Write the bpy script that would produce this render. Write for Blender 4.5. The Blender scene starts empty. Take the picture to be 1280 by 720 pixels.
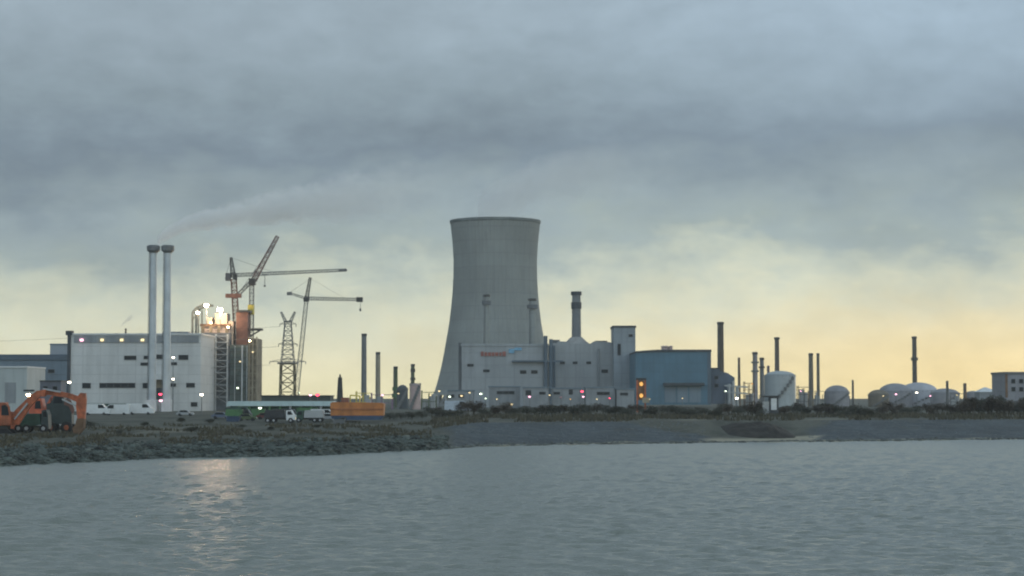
import bpy, math, random
from mathutils import Vector, noise as mn

# ------------------------------------------------------------------ camera, sky, sun, exposure
R = math.radians
FPX = 2389.0                      # focal length in pixels of a 1280 wide frame
HOR = 498.0                       # horizon row
PITCH = math.atan((HOR-360)/FPX)
CH = 8.0                          # camera height above the water
sc = bpy.context.scene
C = sc.collection
cam_d = bpy.data.cameras.new('camera'); cam = bpy.data.objects.new('camera', cam_d); C.objects.link(cam)
cam.location = (0, 0, CH); cam.rotation_euler = (R(90)+PITCH, 0, 0)
cam_d.sensor_width = 36; cam_d.lens = 36*FPX/1280
cam_d.clip_start = .5; cam_d.clip_end = 60000
cam_d.dof.use_dof = True; cam_d.dof.focus_distance = 42; cam_d.dof.aperture_fstop = 1.9
sc.camera = cam
sc.view_settings.view_transform = 'Standard'; sc.view_settings.look = 'None'
sc.view_settings.exposure = 0.1; sc.view_settings.gamma = 1
sc.cycles.use_denoising = True
sc.cycles.max_bounces = 5; sc.cycles.diffuse_bounces = 2; sc.cycles.glossy_bounces = 3
sc.cycles.volume_bounces = 4; sc.cycles.transparent_max_bounces = 12
sc.cycles.volume_step_rate = 2.0; sc.cycles.volume_max_steps = 96
sc.cycles.sample_clamp_indirect = 6

SUN_EL, SUN_AZ = R(6), R(38)      # low, ahead and to the right, behind cloud
def s2l(c): 
    return tuple(((v/255)/12.92 if v/255 <= .04045 else ((v/255+.055)/1.055)**2.4) for v in c)

class NT:
    """small node helper"""
    def __init__(s, tree): s.t = tree; s.n = tree.nodes; s.l = tree.links
    def node(s, typ, **kw):
        nd = s.n.new(typ)
        for k, v in kw.items(): setattr(nd, k, v)
        return nd
    def put(s, sock, v):
        if hasattr(v, 'is_output'): s.l.new(v, sock)
        else: sock.default_value = v
    def m(s, op, a, b=None, c=None, clamp=False):
        nd = s.node('ShaderNodeMath', operation=op, use_clamp=clamp)
        for i, v in enumerate((a, b, c)):
            if v is not None: s.put(nd.inputs[i], v)
        return nd.outputs[0]
    def ss(s, v, lo, hi):
        nd = s.node('ShaderNodeMapRange', interpolation_type='SMOOTHSTEP')
        s.put(nd.inputs[0], v); nd.inputs[1].default_value = lo; nd.inputs[2].default_value = hi
        return nd.outputs[0]
    def mix(s, f, a, b, typ='MIX'):
        nd = s.node('ShaderNodeMix', data_type='RGBA', blend_type=typ)
        s.put(nd.inputs[0], f); s.put(nd.inputs[6], a if hasattr(a, 'is_output') else (*a[:3], 1)); s.put(nd.inputs[7], b if hasattr(b, 'is_output') else (*b[:3], 1))
        return nd.outputs[2]
    def noise(s, vec, scale, detail=3, rough=.5, dist=0.0):
        nd = s.node('ShaderNodeTexNoise'); s.put(nd.inputs['Vector'], vec)
        nd.inputs['Scale'].default_value = scale; nd.inputs['Detail'].default_value = detail
        nd.inputs['Roughness'].default_value = rough; nd.inputs['Distortion'].default_value = dist
        return nd.outputs[0]
    def comb(s, x, y, z):
        nd = s.node('ShaderNodeCombineXYZ')
        for i, v in enumerate((x, y, z)): s.put(nd.inputs[i], v)
        return nd.outputs[0]
    def sep(s, v):
        nd = s.node('ShaderNodeSeparateXYZ'); s.put(nd.inputs[0], v); return nd.outputs
    def ramp(s, f, stops):
        nd = s.node('ShaderNodeValToRGB'); e = nd.color_ramp.elements
        while len(e) < len(stops): e.new(.5)
        for i, (p, c) in enumerate(stops): e[i].position = p; e[i].color = (*c, 1)
        s.put(nd.inputs[0], f); return nd.outputs[0]

def make_world():
    w = bpy.data.worlds.new('World'); sc.world = w; w.use_nodes = True
    w.node_tree.nodes.clear(); N = NT(w.node_tree)
    out = N.node('ShaderNodeOutputWorld')
    sky = N.node('ShaderNodeTexSky', sky_type='NISHITA', sun_disc=False, sun_elevation=SUN_EL, sun_rotation=SUN_AZ,
                 air_density=1.5, dust_density=3.0, ozone_density=1.0)
    b1 = N.node('ShaderNodeBackground'); N.l.new(sky.outputs[0], b1.inputs[0]); b1.inputs[1].default_value = .1
    g = N.node('ShaderNodeTexCoord').outputs['Generated']
    x, y, z = N.sep(g)
    hyp = N.m('SQRT', N.m('ADD', N.m('MULTIPLY', x, x), N.m('MULTIPLY', y, y)))
    e = N.m('DIVIDE', z, N.m('MAXIMUM', hyp, .02))                # tangent of the elevation
    az = N.m('ARCTAN2', x, y)
    # cloud deck seen in perspective
    zz = N.m('ADD', N.m('MAXIMUM', z, 0), .045)
    dx, dy = N.m('DIVIDE', x, zz), N.m('DIVIDE', y, zz)
    p = N.comb(dx, dy, 0)
    q = N.comb(az, N.m('MULTIPLY', e, 1.9), 0)
    big = N.noise(N.comb(dx, N.m('MULTIPLY', dy, 1.0), 3.1), .5, 4, .52, .3)
    sml = N.noise(q, 10.0, 7, .6, .15)
    fin = N.noise(q, 34.0, 6, .6, .1)
    puf = N.noise(N.comb(N.m('MULTIPLY', az, 1.0), N.m('MULTIPLY', e, 1.7), 4.4), 14.0, 7, .62, .15)
    dev = N.m('ADD', N.m('MULTIPLY', N.m('SUBTRACT', sml, .5), .085), N.m('MULTIPLY', N.m('SUBTRACT', fin, .5), .05))
    dev = N.m('MULTIPLY', dev, N.m('MULTIPLY', N.ss(e, .0, .06), N.m('SUBTRACT', 1.0, N.m('MULTIPLY', N.ss(e, .09, .16), .45))))
    dev = N.m('ADD', dev, N.m('MULTIPLY', az, -.035))
    ee = N.m('MULTIPLY', N.m('ADD', e, dev), 4.0)                 # 0..0.25 -> 0..1
    k = lambda py: min(1, max(0, (HOR-py)/FPX*4))
    base = N.ramp(ee, [(k(498), s2l((236, 228, 184))), (k(440), s2l((233, 228, 194))), (k(395), s2l((219, 221, 197))),
                       (k(350), s2l((194, 202, 188))), (k(305), s2l((160, 174, 173))), (k(255), s2l((148, 163, 168))),
                       (k(180), s2l((118, 133, 145))), (k(110), s2l((135, 151, 161))), (k(20), s2l((148, 164, 175)))])
    # the warmer strip low on the right, the paler deck high on the right
    warm = N.m('MULTIPLY', N.ss(az, -.02, .24), N.m('SUBTRACT', 1, N.ss(e, .01, .06)))
    lowb = N.mix(N.m('MULTIPLY', warm, .62), base, s2l((255, 226, 160)))
    up = N.m('MULTIPLY', N.ss(az, -.1, .3), N.ss(e, .10, .21))
    lowb = N.mix(N.m('MULTIPLY', up, .7), lowb, s2l((170, 192, 210)))
    mod = N.m('ADD', .80, N.m('MULTIPLY', big, .40))
    wgt = N.ss(e, .03, .09)
    mod = N.m('ADD', 1, N.m('MULTIPLY', N.m('SUBTRACT', mod, 1), wgt))
    mod = N.m('ADD', mod, N.m('MULTIPLY', N.m('ADD', N.m('MULTIPLY', N.m('SUBTRACT', fin, .5), .6), N.m('SUBTRACT', puf, .5)), .42))
    mod = N.m('MULTIPLY', mod, N.m('ADD', 1.0, N.m('MULTIPLY', N.ss(e, .3, 1.2), -.12)))
    # brightness added to the unseen sky behind the viewer, to light facing fronts
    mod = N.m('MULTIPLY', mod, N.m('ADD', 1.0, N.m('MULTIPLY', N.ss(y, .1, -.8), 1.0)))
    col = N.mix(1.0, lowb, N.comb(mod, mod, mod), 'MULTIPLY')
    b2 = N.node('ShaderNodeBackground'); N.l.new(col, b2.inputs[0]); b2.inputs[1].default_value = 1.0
    fac = N.m('SUBTRACT', 1.0, N.m('MULTIPLY', .05, N.m('SUBTRACT', 1.0, N.ss(e, .02, .10))))
    mx = N.node('ShaderNodeMixShader'); N.put(mx.inputs[0], fac)
    N.l.new(b1.outputs[0], mx.inputs[1]); N.l.new(b2.outputs[0], mx.inputs[2]); N.l.new(mx.outputs[0], out.inputs[0])
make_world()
sun_d = bpy.data.lights.new('sun', 'SUN'); sun = bpy.data.objects.new('sun', sun_d); C.objects.link(sun)
sun_d.energy = .6; sun_d.angle = R(20); sun_d.color = (1, .93, .80)
sun.rotation_euler = (R(90)-SUN_EL, 0, R(180)-SUN_AZ)

# ------------------------------------------------------------------ picture-to-place helpers
def P(px, py, D):
    yc = 360-py
    dy = FPX*math.cos(PITCH)-yc*math.sin(PITCH)
    return ((px-640)*D/dy, D, CH+D*(FPX*math.sin(PITCH)+yc*math.cos(PITCH))/dy)
def PX(px, D, py=480): return P(px, py, D)[0]
def PZ(py, D): return P(640, py, D)[2]
def lerp(v, pts):
    if v <= pts[0][0]: return pts[0][1]
    for (a, b), (c, d) in zip(pts, pts[1:]):
        if v <= c: return b+(d-b)*(v-a)/(c-a)
    return pts[-1][1]
def sstep(v, a, b):
    t = min(1, max(0, (v-a)/(b-a))); return t*t*(3-2*t)
SH = [(-4000, 584), (0, 582), (100, 578), (200, 573), (300, 571), (380, 570), (440, 567), (540, 562), (600, 558), (700, 556), (880, 553.5), (950, 552.5), (1100, 551), (1280, 549), (5000, 547)]
def shore(t):
    px = 640+t*FPX
    w = mn.noise((px*.03, 1.3, 0))*.8+mn.noise((px*.11, 5.3, 0))*.45
    return CH*FPX/(lerp(px, SH)+w*sstep(700-px, 0, 200)-HOR)
HR = [(-60, -4), (0, -.05), (3, .3), (42, 3.35), (60, 3.7), (200, 3.7)]
HL = [(-60, -4), (0, -.1), (4, .9), (12, 1.5), (40, 2.1), (75, 2.6), (130, 3.2), (200, 3.6), (300, 3.7)]
def G(x, y):
    t = x/y; px = 640+t*FPX; s = y-shore(t); w = sstep(px, 520, 600)
    h = lerp(s, HL)*(1-w)+lerp(s, HR)*w
    b = math.exp(-((px-950)/55)**2)
    h -= b*sstep(s, 0, 6)*(1-sstep(s, 24, 46))*.5
    amp = (.35*(1-w)+.06*w)*sstep(s, -3, 6)*(1-.6*sstep(s, 60, 160))
    h += amp*(mn.noise((x*.16, y*.12, 0))+.6*mn.noise((x*.5, y*.35, 4)))
    return h

# ------------------------------------------------------------------ mesh helpers
class MB:
    def __init__(s): s.v = []; s.f = []; s.smooth = False
    def add(s, vs, fs):
        o = len(s.v); s.v += [tuple(v) for v in vs]; s.f += [tuple(i+o for i in f) for f in fs]; return s
    def box(s, x0, x1, y0, y1, z0, z1):
        return s.add([(x0,y0,z0),(x1,y0,z0),(x1,y1,z0),(x0,y1,z0),(x0,y0,z1),(x1,y0,z1),(x1,y1,z1),(x0,y1,z1)],
                     [(0,3,2,1),(4,5,6,7),(0,1,5,4),(1,2,6,5),(2,3,7,6),(3,0,4,7)])
    def bar(s, p, q, w, h=None):
        h = h or w; p, q = Vector(p), Vector(q); d = (q-p)
        if d.length < 1e-6: return s
        d.normalize(); up = Vector((0, 1, 0)) if abs(d.y) < .9 else Vector((0, 0, 1))
        a = d.cross(up).normalized()*w/2; b = d.cross(a).normalized()*h/2
        vs = [p-a-b, p+a-b, p+a+b, p-a+b, q-a-b, q+a-b, q+a+b, q-a+b]
        return s.add(vs, [(0,1,2,3),(7,6,5,4),(0,4,5,1),(1,5,6,2),(2,6,7,3),(3,7,4,0)])
    def lathe(s, prof, cx, cy, n=24, caps=True):
        vs = []; fs = []; m = len(prof)
        for (r, z) in prof:
            for i in range(n):
                a = 2*math.pi*i/n; vs.append((cx+r*math.cos(a), cy+r*math.sin(a), z))
        for j in range(m-1):
            for i in range(n):
                k = (i+1) % n; fs.append((j*n+i, j*n+k, (j+1)*n+k, (j+1)*n+i))
        if caps:
            fs.append(tuple(range(n-1, -1, -1))); fs.append(tuple((m-1)*n+i for i in range(n)))
        return s.add(vs, fs)
    def cyl(s, cx, cy, z0, z1, r0, r1=None, n=20): return s.lathe([(r0, z0), (r0 if r1 is None else r1, z1)], cx, cy, n)
    def disc_y(s, cx, cz, y0, y1, r, n=16):      # a wheel: cylinder whose axis runs along y
        vs = [(cx+r*math.cos(2*math.pi*i/n), y, cz+r*math.sin(2*math.pi*i/n)) for y in (y0, y1) for i in range(n)]
        fs = [(i, (i+1) % n, n+(i+1) % n, n+i) for i in range(n)]+[tuple(range(n-1, -1, -1)), tuple(range(n, 2*n))]
        return s.add(vs, fs)
    def prism(s, pts, y0, y1):                   # outline in x,z pushed along y
        n = len(pts)
        vs = [(x, y0, z) for x, z in pts]+[(x, y1, z) for x, z in pts]
        fs = [(i, (i+1) % n, n+(i+1) % n, n+i) for i in range(n)]+[tuple(range(n-1, -1, -1)), tuple(range(n, 2*n))]
        return s.add(vs, fs)
    def truss(s, p, q, w0, w1=None, n=10, t=.12, tri=False):
        w1 = w0 if w1 is None else w1; p, q = Vector(p), Vector(q); d = (q-p).normalized()
        up = Vector((0, 1, 0)); a = d.cross(up).normalized(); b = up
        rings = []
        for i in range(n+1):
            u = i/n; c = p.lerp(q, u); w = (w0+(w1-w0)*u)/2
            rings.append([c+a*w*i1+b*w*i2 for i1, i2 in ((-1,-1),(1,-1),(1,1),(-1,1))])
        for i in range(n):
            for k in range(4):
                s.bar(rings[i][k], rings[i+1][k], t)
                s.bar(rings[i][k], rings[i+1][(k+1) % 4] if i % 2 else rings[i+1][k-1], t*.7)
                s.bar(rings[i+1][k], rings[i+1][(k+1) % 4], t*.7)
        return s
    def build(s, name, mat, parent=None, label=None, smooth=False):
        off = Vector((0, 0, 0)); o = parent
        while o: off += o.location; o = o.parent
        me = bpy.data.meshes.new(name); me.from_pydata([tuple(Vector(v)-off) for v in s.v], [], s.f)
        me.update(); me.materials.append(mat)
        if smooth:
            me.polygons.foreach_set('use_smooth', [True]*len(me.polygons))
            try: me.set_sharp_from_angle(angle=R(35))
            except Exception: pass
        ob = bpy.data.objects.new(name, me); C.objects.link(ob); ob.parent = parent
        if label: ob['label'] = label
        return ob
def thing(name, label, cat, loc, group=None):
    o = bpy.data.objects.new(name, None); C.objects.link(o); o.location = loc
    o['label'] = label; o['category'] = cat
    if group: o['group'] = group
    return o
def tag(o, label=None, cat=None, group=None, kind=None):
    for k, v in (('label', label), ('category', cat), ('group', group), ('kind', kind)):
        if v: o[k] = v
    return o
def copy_tree(o, loc=None, label=None):
    c = o.copy(); C.objects.link(c)
    if loc: c.location = loc
    if label: c['label'] = label
    for ch in [k for k in bpy.data.objects if k.parent == o]:
        d = ch.copy(); C.objects.link(d); d.parent = c
        for g in [k for k in bpy.data.objects if k.parent == ch]:
            e = g.copy(); C.objects.link(e); e.parent = d
    return c

# ------------------------------------------------------------------ materials
MATS = {}
def mat(name, col, rough=.75, var=.18, scale=.25, metal=0., streak=0., lines=None, bump=0., dirt=None):
    if name in MATS: return MATS[name]
    m = bpy.data.materials.new(name); m.use_nodes = True; m.node_tree.nodes.clear(); N = NT(m.node_tree)
    out = N.node('ShaderNodeOutputMaterial'); b = N.node('ShaderNodeBsdfPrincipled'); N.l.new(b.outputs[0], out.inputs[0])
    pos = N.node('ShaderNodeNewGeometry').outputs['Position']; x, y, z = N.sep(pos)
    n1 = N.noise(pos, scale, 5, .6)
    n1 = N.ss(n1, .3, .7)
    lo = tuple(c*(1-var) for c in col); hi = tuple(min(.9, c*(1+var)) for c in col)
    c = N.mix(n1, lo, hi)
    if streak:                                    # rain streaks running down the wall
        sv = N.comb(N.m('MULTIPLY', x, 1.0), N.m('MULTIPLY', y, 1.0), N.m('MULTIPLY', z, .06))
        st = N.ss(N.noise(sv, .55, 4, .6), .42, .72)
        c = N.mix(N.m('MULTIPLY', st, streak), c, tuple(v*.55 for v in (dirt or col)))
    if lines:                                     # joints between cladding sheets
        px_, pz_, w = lines
        fx = N.m('FRACT', N.m('DIVIDE', N.m('ADD', x, y), px_))
        msk = N.m('LESS_THAN', fx, w/px_)
        if pz_:
            fz = N.m('FRACT', N.m('DIVIDE', z, pz_)); msk = N.m('MAXIMUM', msk, N.m('LESS_THAN', fz, w/pz_))
        c = N.mix(N.m('MULTIPLY', msk, .35), c, tuple(v*.5 for v in col))
        if pz_:
            cell = N.comb(N.m('FLOOR', N.m('DIVIDE', N.m('ADD', x, y), px_)), N.m('FLOOR', N.m('DIVIDE', z, pz_)), 0)
            wn = N.node('ShaderNodeTexWhiteNoise'); N.put(wn.inputs[0], cell)
            c = N.mix(N.m('MULTIPLY', wn.outputs[0], .12), c, tuple(v*.5 for v in col))
    N.put(b.inputs['Base Color'], c); b.inputs['Roughness'].default_value = rough; b.inputs['Metallic'].default_value = metal
    if bump:
        bm = N.node('ShaderNodeBump'); bm.inputs['Strength'].default_value = bump; bm.inputs['Distance'].default_value = .1
        N.put(bm.inputs['Height'], N.noise(pos, scale*8, 4, .6)); N.l.new(bm.outputs[0], b.inputs['Normal'])
    MATS[name] = m; return m
def glow(name, col, power):
    if name in MATS: return MATS[name]
    m = bpy.data.materials.new(name); m.use_nodes = True; m.node_tree.nodes.clear(); N = NT(m.node_tree)
    out = N.node('ShaderNodeOutputMaterial'); e = N.node('ShaderNodeEmission')
    e.inputs[0].default_value = (*col, 1); e.inputs[1].default_value = power; N.l.new(e.outputs[0], out.inputs[0])
    MATS[name] = m; return m

concrete_tower = mat('tower_concrete', (.27, .288, .278), .9, .11, .03, streak=.26, lines=(900, 7.5, .35))
concrete = mat('concrete', (.30, .30, .29), .9, .15, .1, streak=.4)
dark_conc = mat('dark_concrete', (.12, .13, .14), .9, .2, .1)
white_wall = mat('white_cladding', (.62, .63, .62), .6, .08, .08, streak=.3, lines=(6, 3.2, .22))
grey_wall = mat('grey_cladding', (.32, .345, .36), .6, .1, .05, streak=.35, lines=(7, 6, .3))
grey_low = mat('pale_grey_cladding', (.25, .27, .285), .6, .15, .15, streak=.3, lines=(4, 0, .25))
blue_wall = mat('blue_cladding', (.07, .16, .225), .55, .14, .09, streak=.35, lines=(5, 4, .2))
slate_wall = mat('slate_blue_cladding', (.16, .215, .26), .6, .12, .08, streak=.3, lines=(5, 0, .2))
slate_roof = mat('slate_blue_roof', (.08, .115, .15), .6, .15, .1)
pale_wall = mat('pale_panel', (.40, .44, .44), .6, .08, .1, streak=.3, lines=(3, 0, .12))
dark_trim = mat('dark_trim', (.035, .045, .055), .6, .2, .4)
dark_glass = mat('dark_opening', (.012, .015, .018), .85, .3, .3)
steel_light = mat('light_steel', (.52, .56, .58), .45, .12, .2, streak=.25)
steel_grey = mat('grey_steel', (.14, .15, .155), .5, .2, .3)
steel_dark = mat('dark_steel', (.035, .036, .036), .55, .3, .4)
rust = mat('rusty_steel', (.16, .095, .055), .8, .3, .4)
brick_red = mat('red_brown_steel', (.17, .085, .065), .75, .25, .4)
brown_conc = mat('brown_scaffold', (.25, .21, .15), .85, .3, .4)
teal_net = mat('teal_netting', (.15, .20, .195), .8, .25, .3, streak=.4)
navy_net = mat('navy_netting', (.14, .165, .19), .8, .25, .3, streak=.4)
pink_panel = mat('pinkish_formwork', (.46, .38, .34), .8, .2, .3)
yellow_paint = mat('yellow_paint', (.62, .50, .08), .5, .15, .6)
orange_paint = mat('orange_paint', (.44, .115, .045), .6, .4, .9, dirt=(.2, .1, .05), streak=.5)
orange_hull = mat('orange_hull', (.46, .17, .045), .55, .18, .6, streak=.4, dirt=(.3, .12, .05))
hull_blue = mat('blue_hull', (.03, .06, .12), .5, .2, .6)
rubber = mat('black_rubber', (.02, .02, .022), .8, .2, 1)
green_dark = mat('dark_green_paint', (.03, .075, .055), .6, .3, .5)
green_mid = mat('green_paint', (.06, .15, .06), .6, .25, .5)
cyan_roof = mat('pale_cyan_roof', (.44, .56, .57), .5, .1, .3, lines=(2.5, 0, .1))
white_paint = mat('white_paint', (.66, .68, .68), .4, .08, .5)
silver_paint = mat('silver_paint', (.35, .37, .38), .35, .1, .5)
black_paint = mat('black_paint', (.02, .024, .03), .3, .2, .5)
beige_steel = mat('beige_steel', (.33, .29, .21), .6, .15, .3)
olive_steel = mat('olive_steel', (.075, .105, .045), .6, .25, .3)
tank_white = mat('white_tank', (.40, .44, .45), .5, .08, .15, streak=.35, lines=(4, 2.4, .1))
dome_white = mat('pale_dome', (.26, .26, .28), .6, .15, .12, streak=.3)
pink_tank = mat('pink_tank', (.48, .36, .34), .6, .12, .2)
bark = mat('bark', (.06, .05, .04), .9, .3, 2)
leaf_a = mat('dark_leaves', (.042, .044, .028), .8, .4, 1.2)
leaf_b = mat('brown_leaves', (.062, .047, .032), .8, .4, 1.2)
dry_grass = mat('dry_grass', (.078, .07, .045), .9, .4, .5)
rock_m = mat('rock', (.062, .076, .068), .9, .9, .45, bump=.4)
sign_red = mat('red_brown_sign', (.30, .10, .075), .6, .3, 1.2)
sign_blue = mat('blue_sign', (.16, .36, .52), .6, .2, .8)
wire_m = mat('wire', (.05, .05, .05), .5, .1, 1)
lamp_warm = glow('warm_lamp', (1, .72, .40), 42)
flood = glow('floodlight', (1, .66, .38), 280)
lamp_white = glow('white_lamp', (1, .90, .70), 10)
lamp_yellow = glow('yellow_lamp', (1, .80, .42), 1.6)
lamp_red = glow('red_lamp', (1, .06, .12), 4)
lamp_pink = glow('pink_lamp', (1, .5, .65), 3.0)
lamp_green = glow('greenish_lamp', (.85, 1, .72), 5)
lamp_orange = glow('orange_lamp', (1, .52, .14), 1.1)

# ------------------------------------------------------------------ ground, water
def ground_mat():
    m = bpy.data.materials.new('ground_soil'); m.use_nodes = True; m.node_tree.nodes.clear(); N = NT(m.node_tree)
    out = N.node('ShaderNodeOutputMaterial'); b = N.node('ShaderNodeBsdfPrincipled'); N.l.new(b.outputs[0], out.inputs[0])
    pos = N.node('ShaderNodeNewGeometry').outputs['Position']
    at = N.node('ShaderNodeAttribute'); at.attribute_name = 'zone'; zr, zg, zb = N.sep(at.outputs['Color'])
    x, y, z = N.sep(pos)
    st = N.comb(x, N.m('MULTIPLY', y, .35), 0)
    n1 = N.ss(N.noise(st, .12, 6, .65, .5), .35, .65)
    n2 = N.ss(N.noise(pos, .7, 5, .65), .3, .7)
    soil = N.mix(n1, (.030, .036, .026), (.105, .108, .085))
    soil = N.mix(N.m('MULTIPLY', n2, .55), soil, (.05, .055, .035))
    stone = N.mix(n2, (.030, .045, .055), (.080, .100, .112))
    stone = N.mix(N.m('MULTIPLY', n1, .8), stone, (.026, .038, .045))
    strat = N.ss(N.noise(N.comb(N.m('MULTIPLY', x, .25), y, 0), .45, 5, .7), .45, .7)
    stone = N.mix(N.m('MULTIPLY', strat, .5), stone, (.13, .15, .155))
    stone = N.mix(N.m('MULTIPLY', N.ss(N.noise(pos, .16, 5, .7, .6), .55, .68), .5), stone, (.07, .07, .045))
    sand = N.mix(n2, (.26, .24, .175), (.34, .31, .235))
    rocky = N.mix(N.ss(N.noise(pos, .5, 5, .7), .42, .6), (.022, .03, .024), (.09, .105, .09))
    c = N.mix(zr, soil, stone); c = N.mix(zg, c, sand); c = N.mix(N.m('MULTIPLY', zb, .8), c, rocky)
    wet = N.m('SUBTRACT', 1, N.ss(z, .0, .28))
    c = N.mix(N.m('MULTIPLY', N.m('MULTIPLY', wet, zb), .7), c, (.03, .033, .03))
    N.put(b.inputs['Base Color'], c); b.inputs['Roughness'].default_value = .95
    bm = N.node('ShaderNodeBump'); bm.inputs['Strength'].default_value = .6; bm.inputs['Distance'].default_value = .3
    N.put(bm.inputs['Height'], N.noise(pos, 1.3, 6, .7)); N.l.new(bm.outputs[0], b.inputs['Normal'])
    return m
def make_ground():
    ts = [-1.4+i*.05 for i in range(22)]+[-.33+i*.0011 for i in range(601)]+[.35+i*.05 for i in range(22)]
    ss = [-50, -25, -12, -6, -3, -1.5]+[i*.75 for i in range(0, 28)]+[21+i*1.6 for i in range(30)]+[70+i*6 for i in range(30)]+[260*1.28**i for i in range(20)]
    vs, fs, col = [], [], []
    for t in ts:
        px = 640+t*FPX; d0 = shore(t)
        for s in ss:
            y = d0+s; x = t*y; vs.append((x, y, G(x, y)))
            j = mn.noise((px*.02, s*.06, 7))*14
            top = 46+j*.5
            pav = 0.
            if px < 900: pav = sstep(px+j, 545, 575)*(1-sstep(s, 42-(max(0, px-760))*.28+j*.4, 48-(max(0, px-760))*.28+j*.4))
            if px > 960: pav = sstep(px+j-s*.8, 985, 1010)*(1-sstep(s+j*.3, 42, 47))
            sand = (1-sstep(s+j*.25, 2.2, 3.4))*sstep(px, 560, 640)*.8
            sand = max(sand, sstep(px+j, 872, 896)*(1-sstep(px+j-s, 1000, 1018))*(1-sstep(s+j*.3, 8, 13)))
            sand = max(sand, .35*sstep(mn.noise((px*.012, s*.09, 2)), .1, .5)*sstep(s, 46, 52)*(1-sstep(s, 90, 130)))
            rocky = (1-sstep(px, 520, 590))*(1-sstep(s+j, 16, 34))
            col += [pav, sand, rocky, 1]
    m = len(ss)
    for i in range(len(ts)-1):
        for j in range(m-1): fs.append((i*m+j, (i+1)*m+j, (i+1)*m+j+1, i*m+j+1))
    me = bpy.data.meshes.new('ground'); me.from_pydata(vs, [], fs); me.update()
    ca = me.color_attributes.new('zone', 'FLOAT_COLOR', 'POINT'); ca.data.foreach_set('color', col)
    me.materials.append(ground_mat()); me.polygons.foreach_set('use_smooth', [True]*len(me.polygons))
    o = bpy.data.objects.new('ground', me); C.objects.link(o); o['kind'] = 'structure'
    o['label'] = 'low dark shore with a stone bank and rocks at its edge'
make_ground()

def water_mat():
    m = bpy.data.materials.new('water_surface'); m.use_nodes = True; m.node_tree.nodes.clear(); N = NT(m.node_tree)
    out = N.node('ShaderNodeOutputMaterial'); b = N.node('ShaderNodeBsdfPrincipled'); N.l.new(b.outputs[0], out.inputs[0])
    pos = N.node('ShaderNodeNewGeometry').outputs['Position']; x, y, z = N.sep(pos)
    b.inputs['Base Color'].default_value = (.205, .225, .195, 1); b.inputs['Roughness'].default_value = .22
    b.inputs['IOR'].default_value = 1.33
    v1 = N.comb(N.m('MULTIPLY', x, .8), y, 0)
    med = N.noise(v1, 1.3, 4, .6, .5); sm = N.noise(v1, 4.5, 3, .6, .3)
    h = N.m('ADD', N.m('MULTIPLY', med, .26), N.m('MULTIPLY', sm, .09))
    bm = N.node('ShaderNodeBump'); bm.inputs['Strength'].default_value = 1; bm.inputs['Distance'].default_value = 1
    N.put(bm.inputs['Height'], h); N.l.new(bm.outputs[0], b.inputs['Normal'])
    return m
def make_water():
    import numpy as np
    ts = np.concatenate([[-60, -8, -2, -.8, -.45], np.linspace(-.34, .34, 1150), [.45, .8, 2, 8, 60]])
    ys = [45., 60.]; 
    while ys[-1] < 78: ys.append(ys[-1]+1.0)
    while ys[-1] < 385: ys.append(ys[-1]+max(.34, ys[-1]**2/(FPX*CH)*.45))
    ys += [400, 480, 700]; ys = np.array(ys)
    T, Y = np.meshgrid(ts, ys); X = T*Y; Z = np.zeros_like(X); r = np.random.RandomState(5)
    for i in range(60):
        lam = .75*(3.2/.75)**r.rand(); k = 2*math.pi/lam; a = .0125*lam**.9*(.5+r.rand()); th = math.radians(80)+r.randn()*.6; ph = r.rand()*6.28
        gx = 1+.5*np.sin(X*.045*r.rand()+Y*.03*r.rand()+ph*3)
        w_ = np.sin(k*(X*math.cos(th)+Y*math.sin(th))+ph)
        Z += a*gx*w_
    Z *= np.clip((.37-np.abs(T))/.05, 0, 1)*np.clip((Y-60)/15, 0, 1)*np.clip((400-Y)/30, 0, 1)
    Z = Z*.36
    ny, nx = X.shape; co = np.stack([X, Y, Z], -1).reshape(-1, 3).astype('f4')
    i = (np.arange(ny-1)[:, None]*nx+np.arange(nx-1)[None]).reshape(-1)
    q = np.stack([i, i+1, i+nx+1, i+nx], 1).astype('i4')
    ex = np.array([(-30000, -3000, 0), (30000, -3000, 0), (30000, 45, 0), (-30000, 45, 0)], 'f4'); n0 = len(co)
    co = np.concatenate([co, ex]); q = np.concatenate([q, [[n0, n0+1, n0+2, n0+3]]]).astype('i4')
    me = bpy.data.meshes.new('water'); me.vertices.add(len(co)); me.vertices.foreach_set('co', co.reshape(-1))
    me.loops.add(q.size); me.loops.foreach_set('vertex_index', q.reshape(-1))
    me.polygons.add(len(q)); me.polygons.foreach_set('loop_start', np.arange(0, q.size, 4, dtype='i4')); me.polygons.foreach_set('loop_total', np.full(len(q), 4, 'i4'))
    me.polygons.foreach_set('use_smooth', np.ones(len(q), bool)); me.update(calc_edges=True); me.materials.append(water_mat())
    o = bpy.data.objects.new('water', me); C.objects.link(o); tag(o, 'wide grey rippled water in front of the shore', kind='structure')
make_water()

# ------------------------------------------------------------------ generic builders
def gz(px, D): x = PX(px, D); return G(x, D)
def rect(px0, px1, py0, py1, D): return PX(px0, D), PX(px1, D), PZ(py1, D), PZ(py0, D)
def box_px(mb, px0, px1, py0, D, depth, py1=None, base=None):
    x0, x1 = PX(px0, D), PX(px1, D); z1 = PZ(py0, D)
    z0 = PZ(py1, D) if py1 is not None else (base if base is not None else G((x0+x1)/2, D)-.6)
    mb.box(x0, x1, D, D+depth, z0, z1); return mb
def face_px(mb, px0, px1, py0, py1, D, out=.12, thick=.3):
    x0, x1, z0, z1 = rect(px0, px1, py0, py1, D); mb.box(x0, x1, D-out, D-out+thick, z0, z1); return mb

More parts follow.
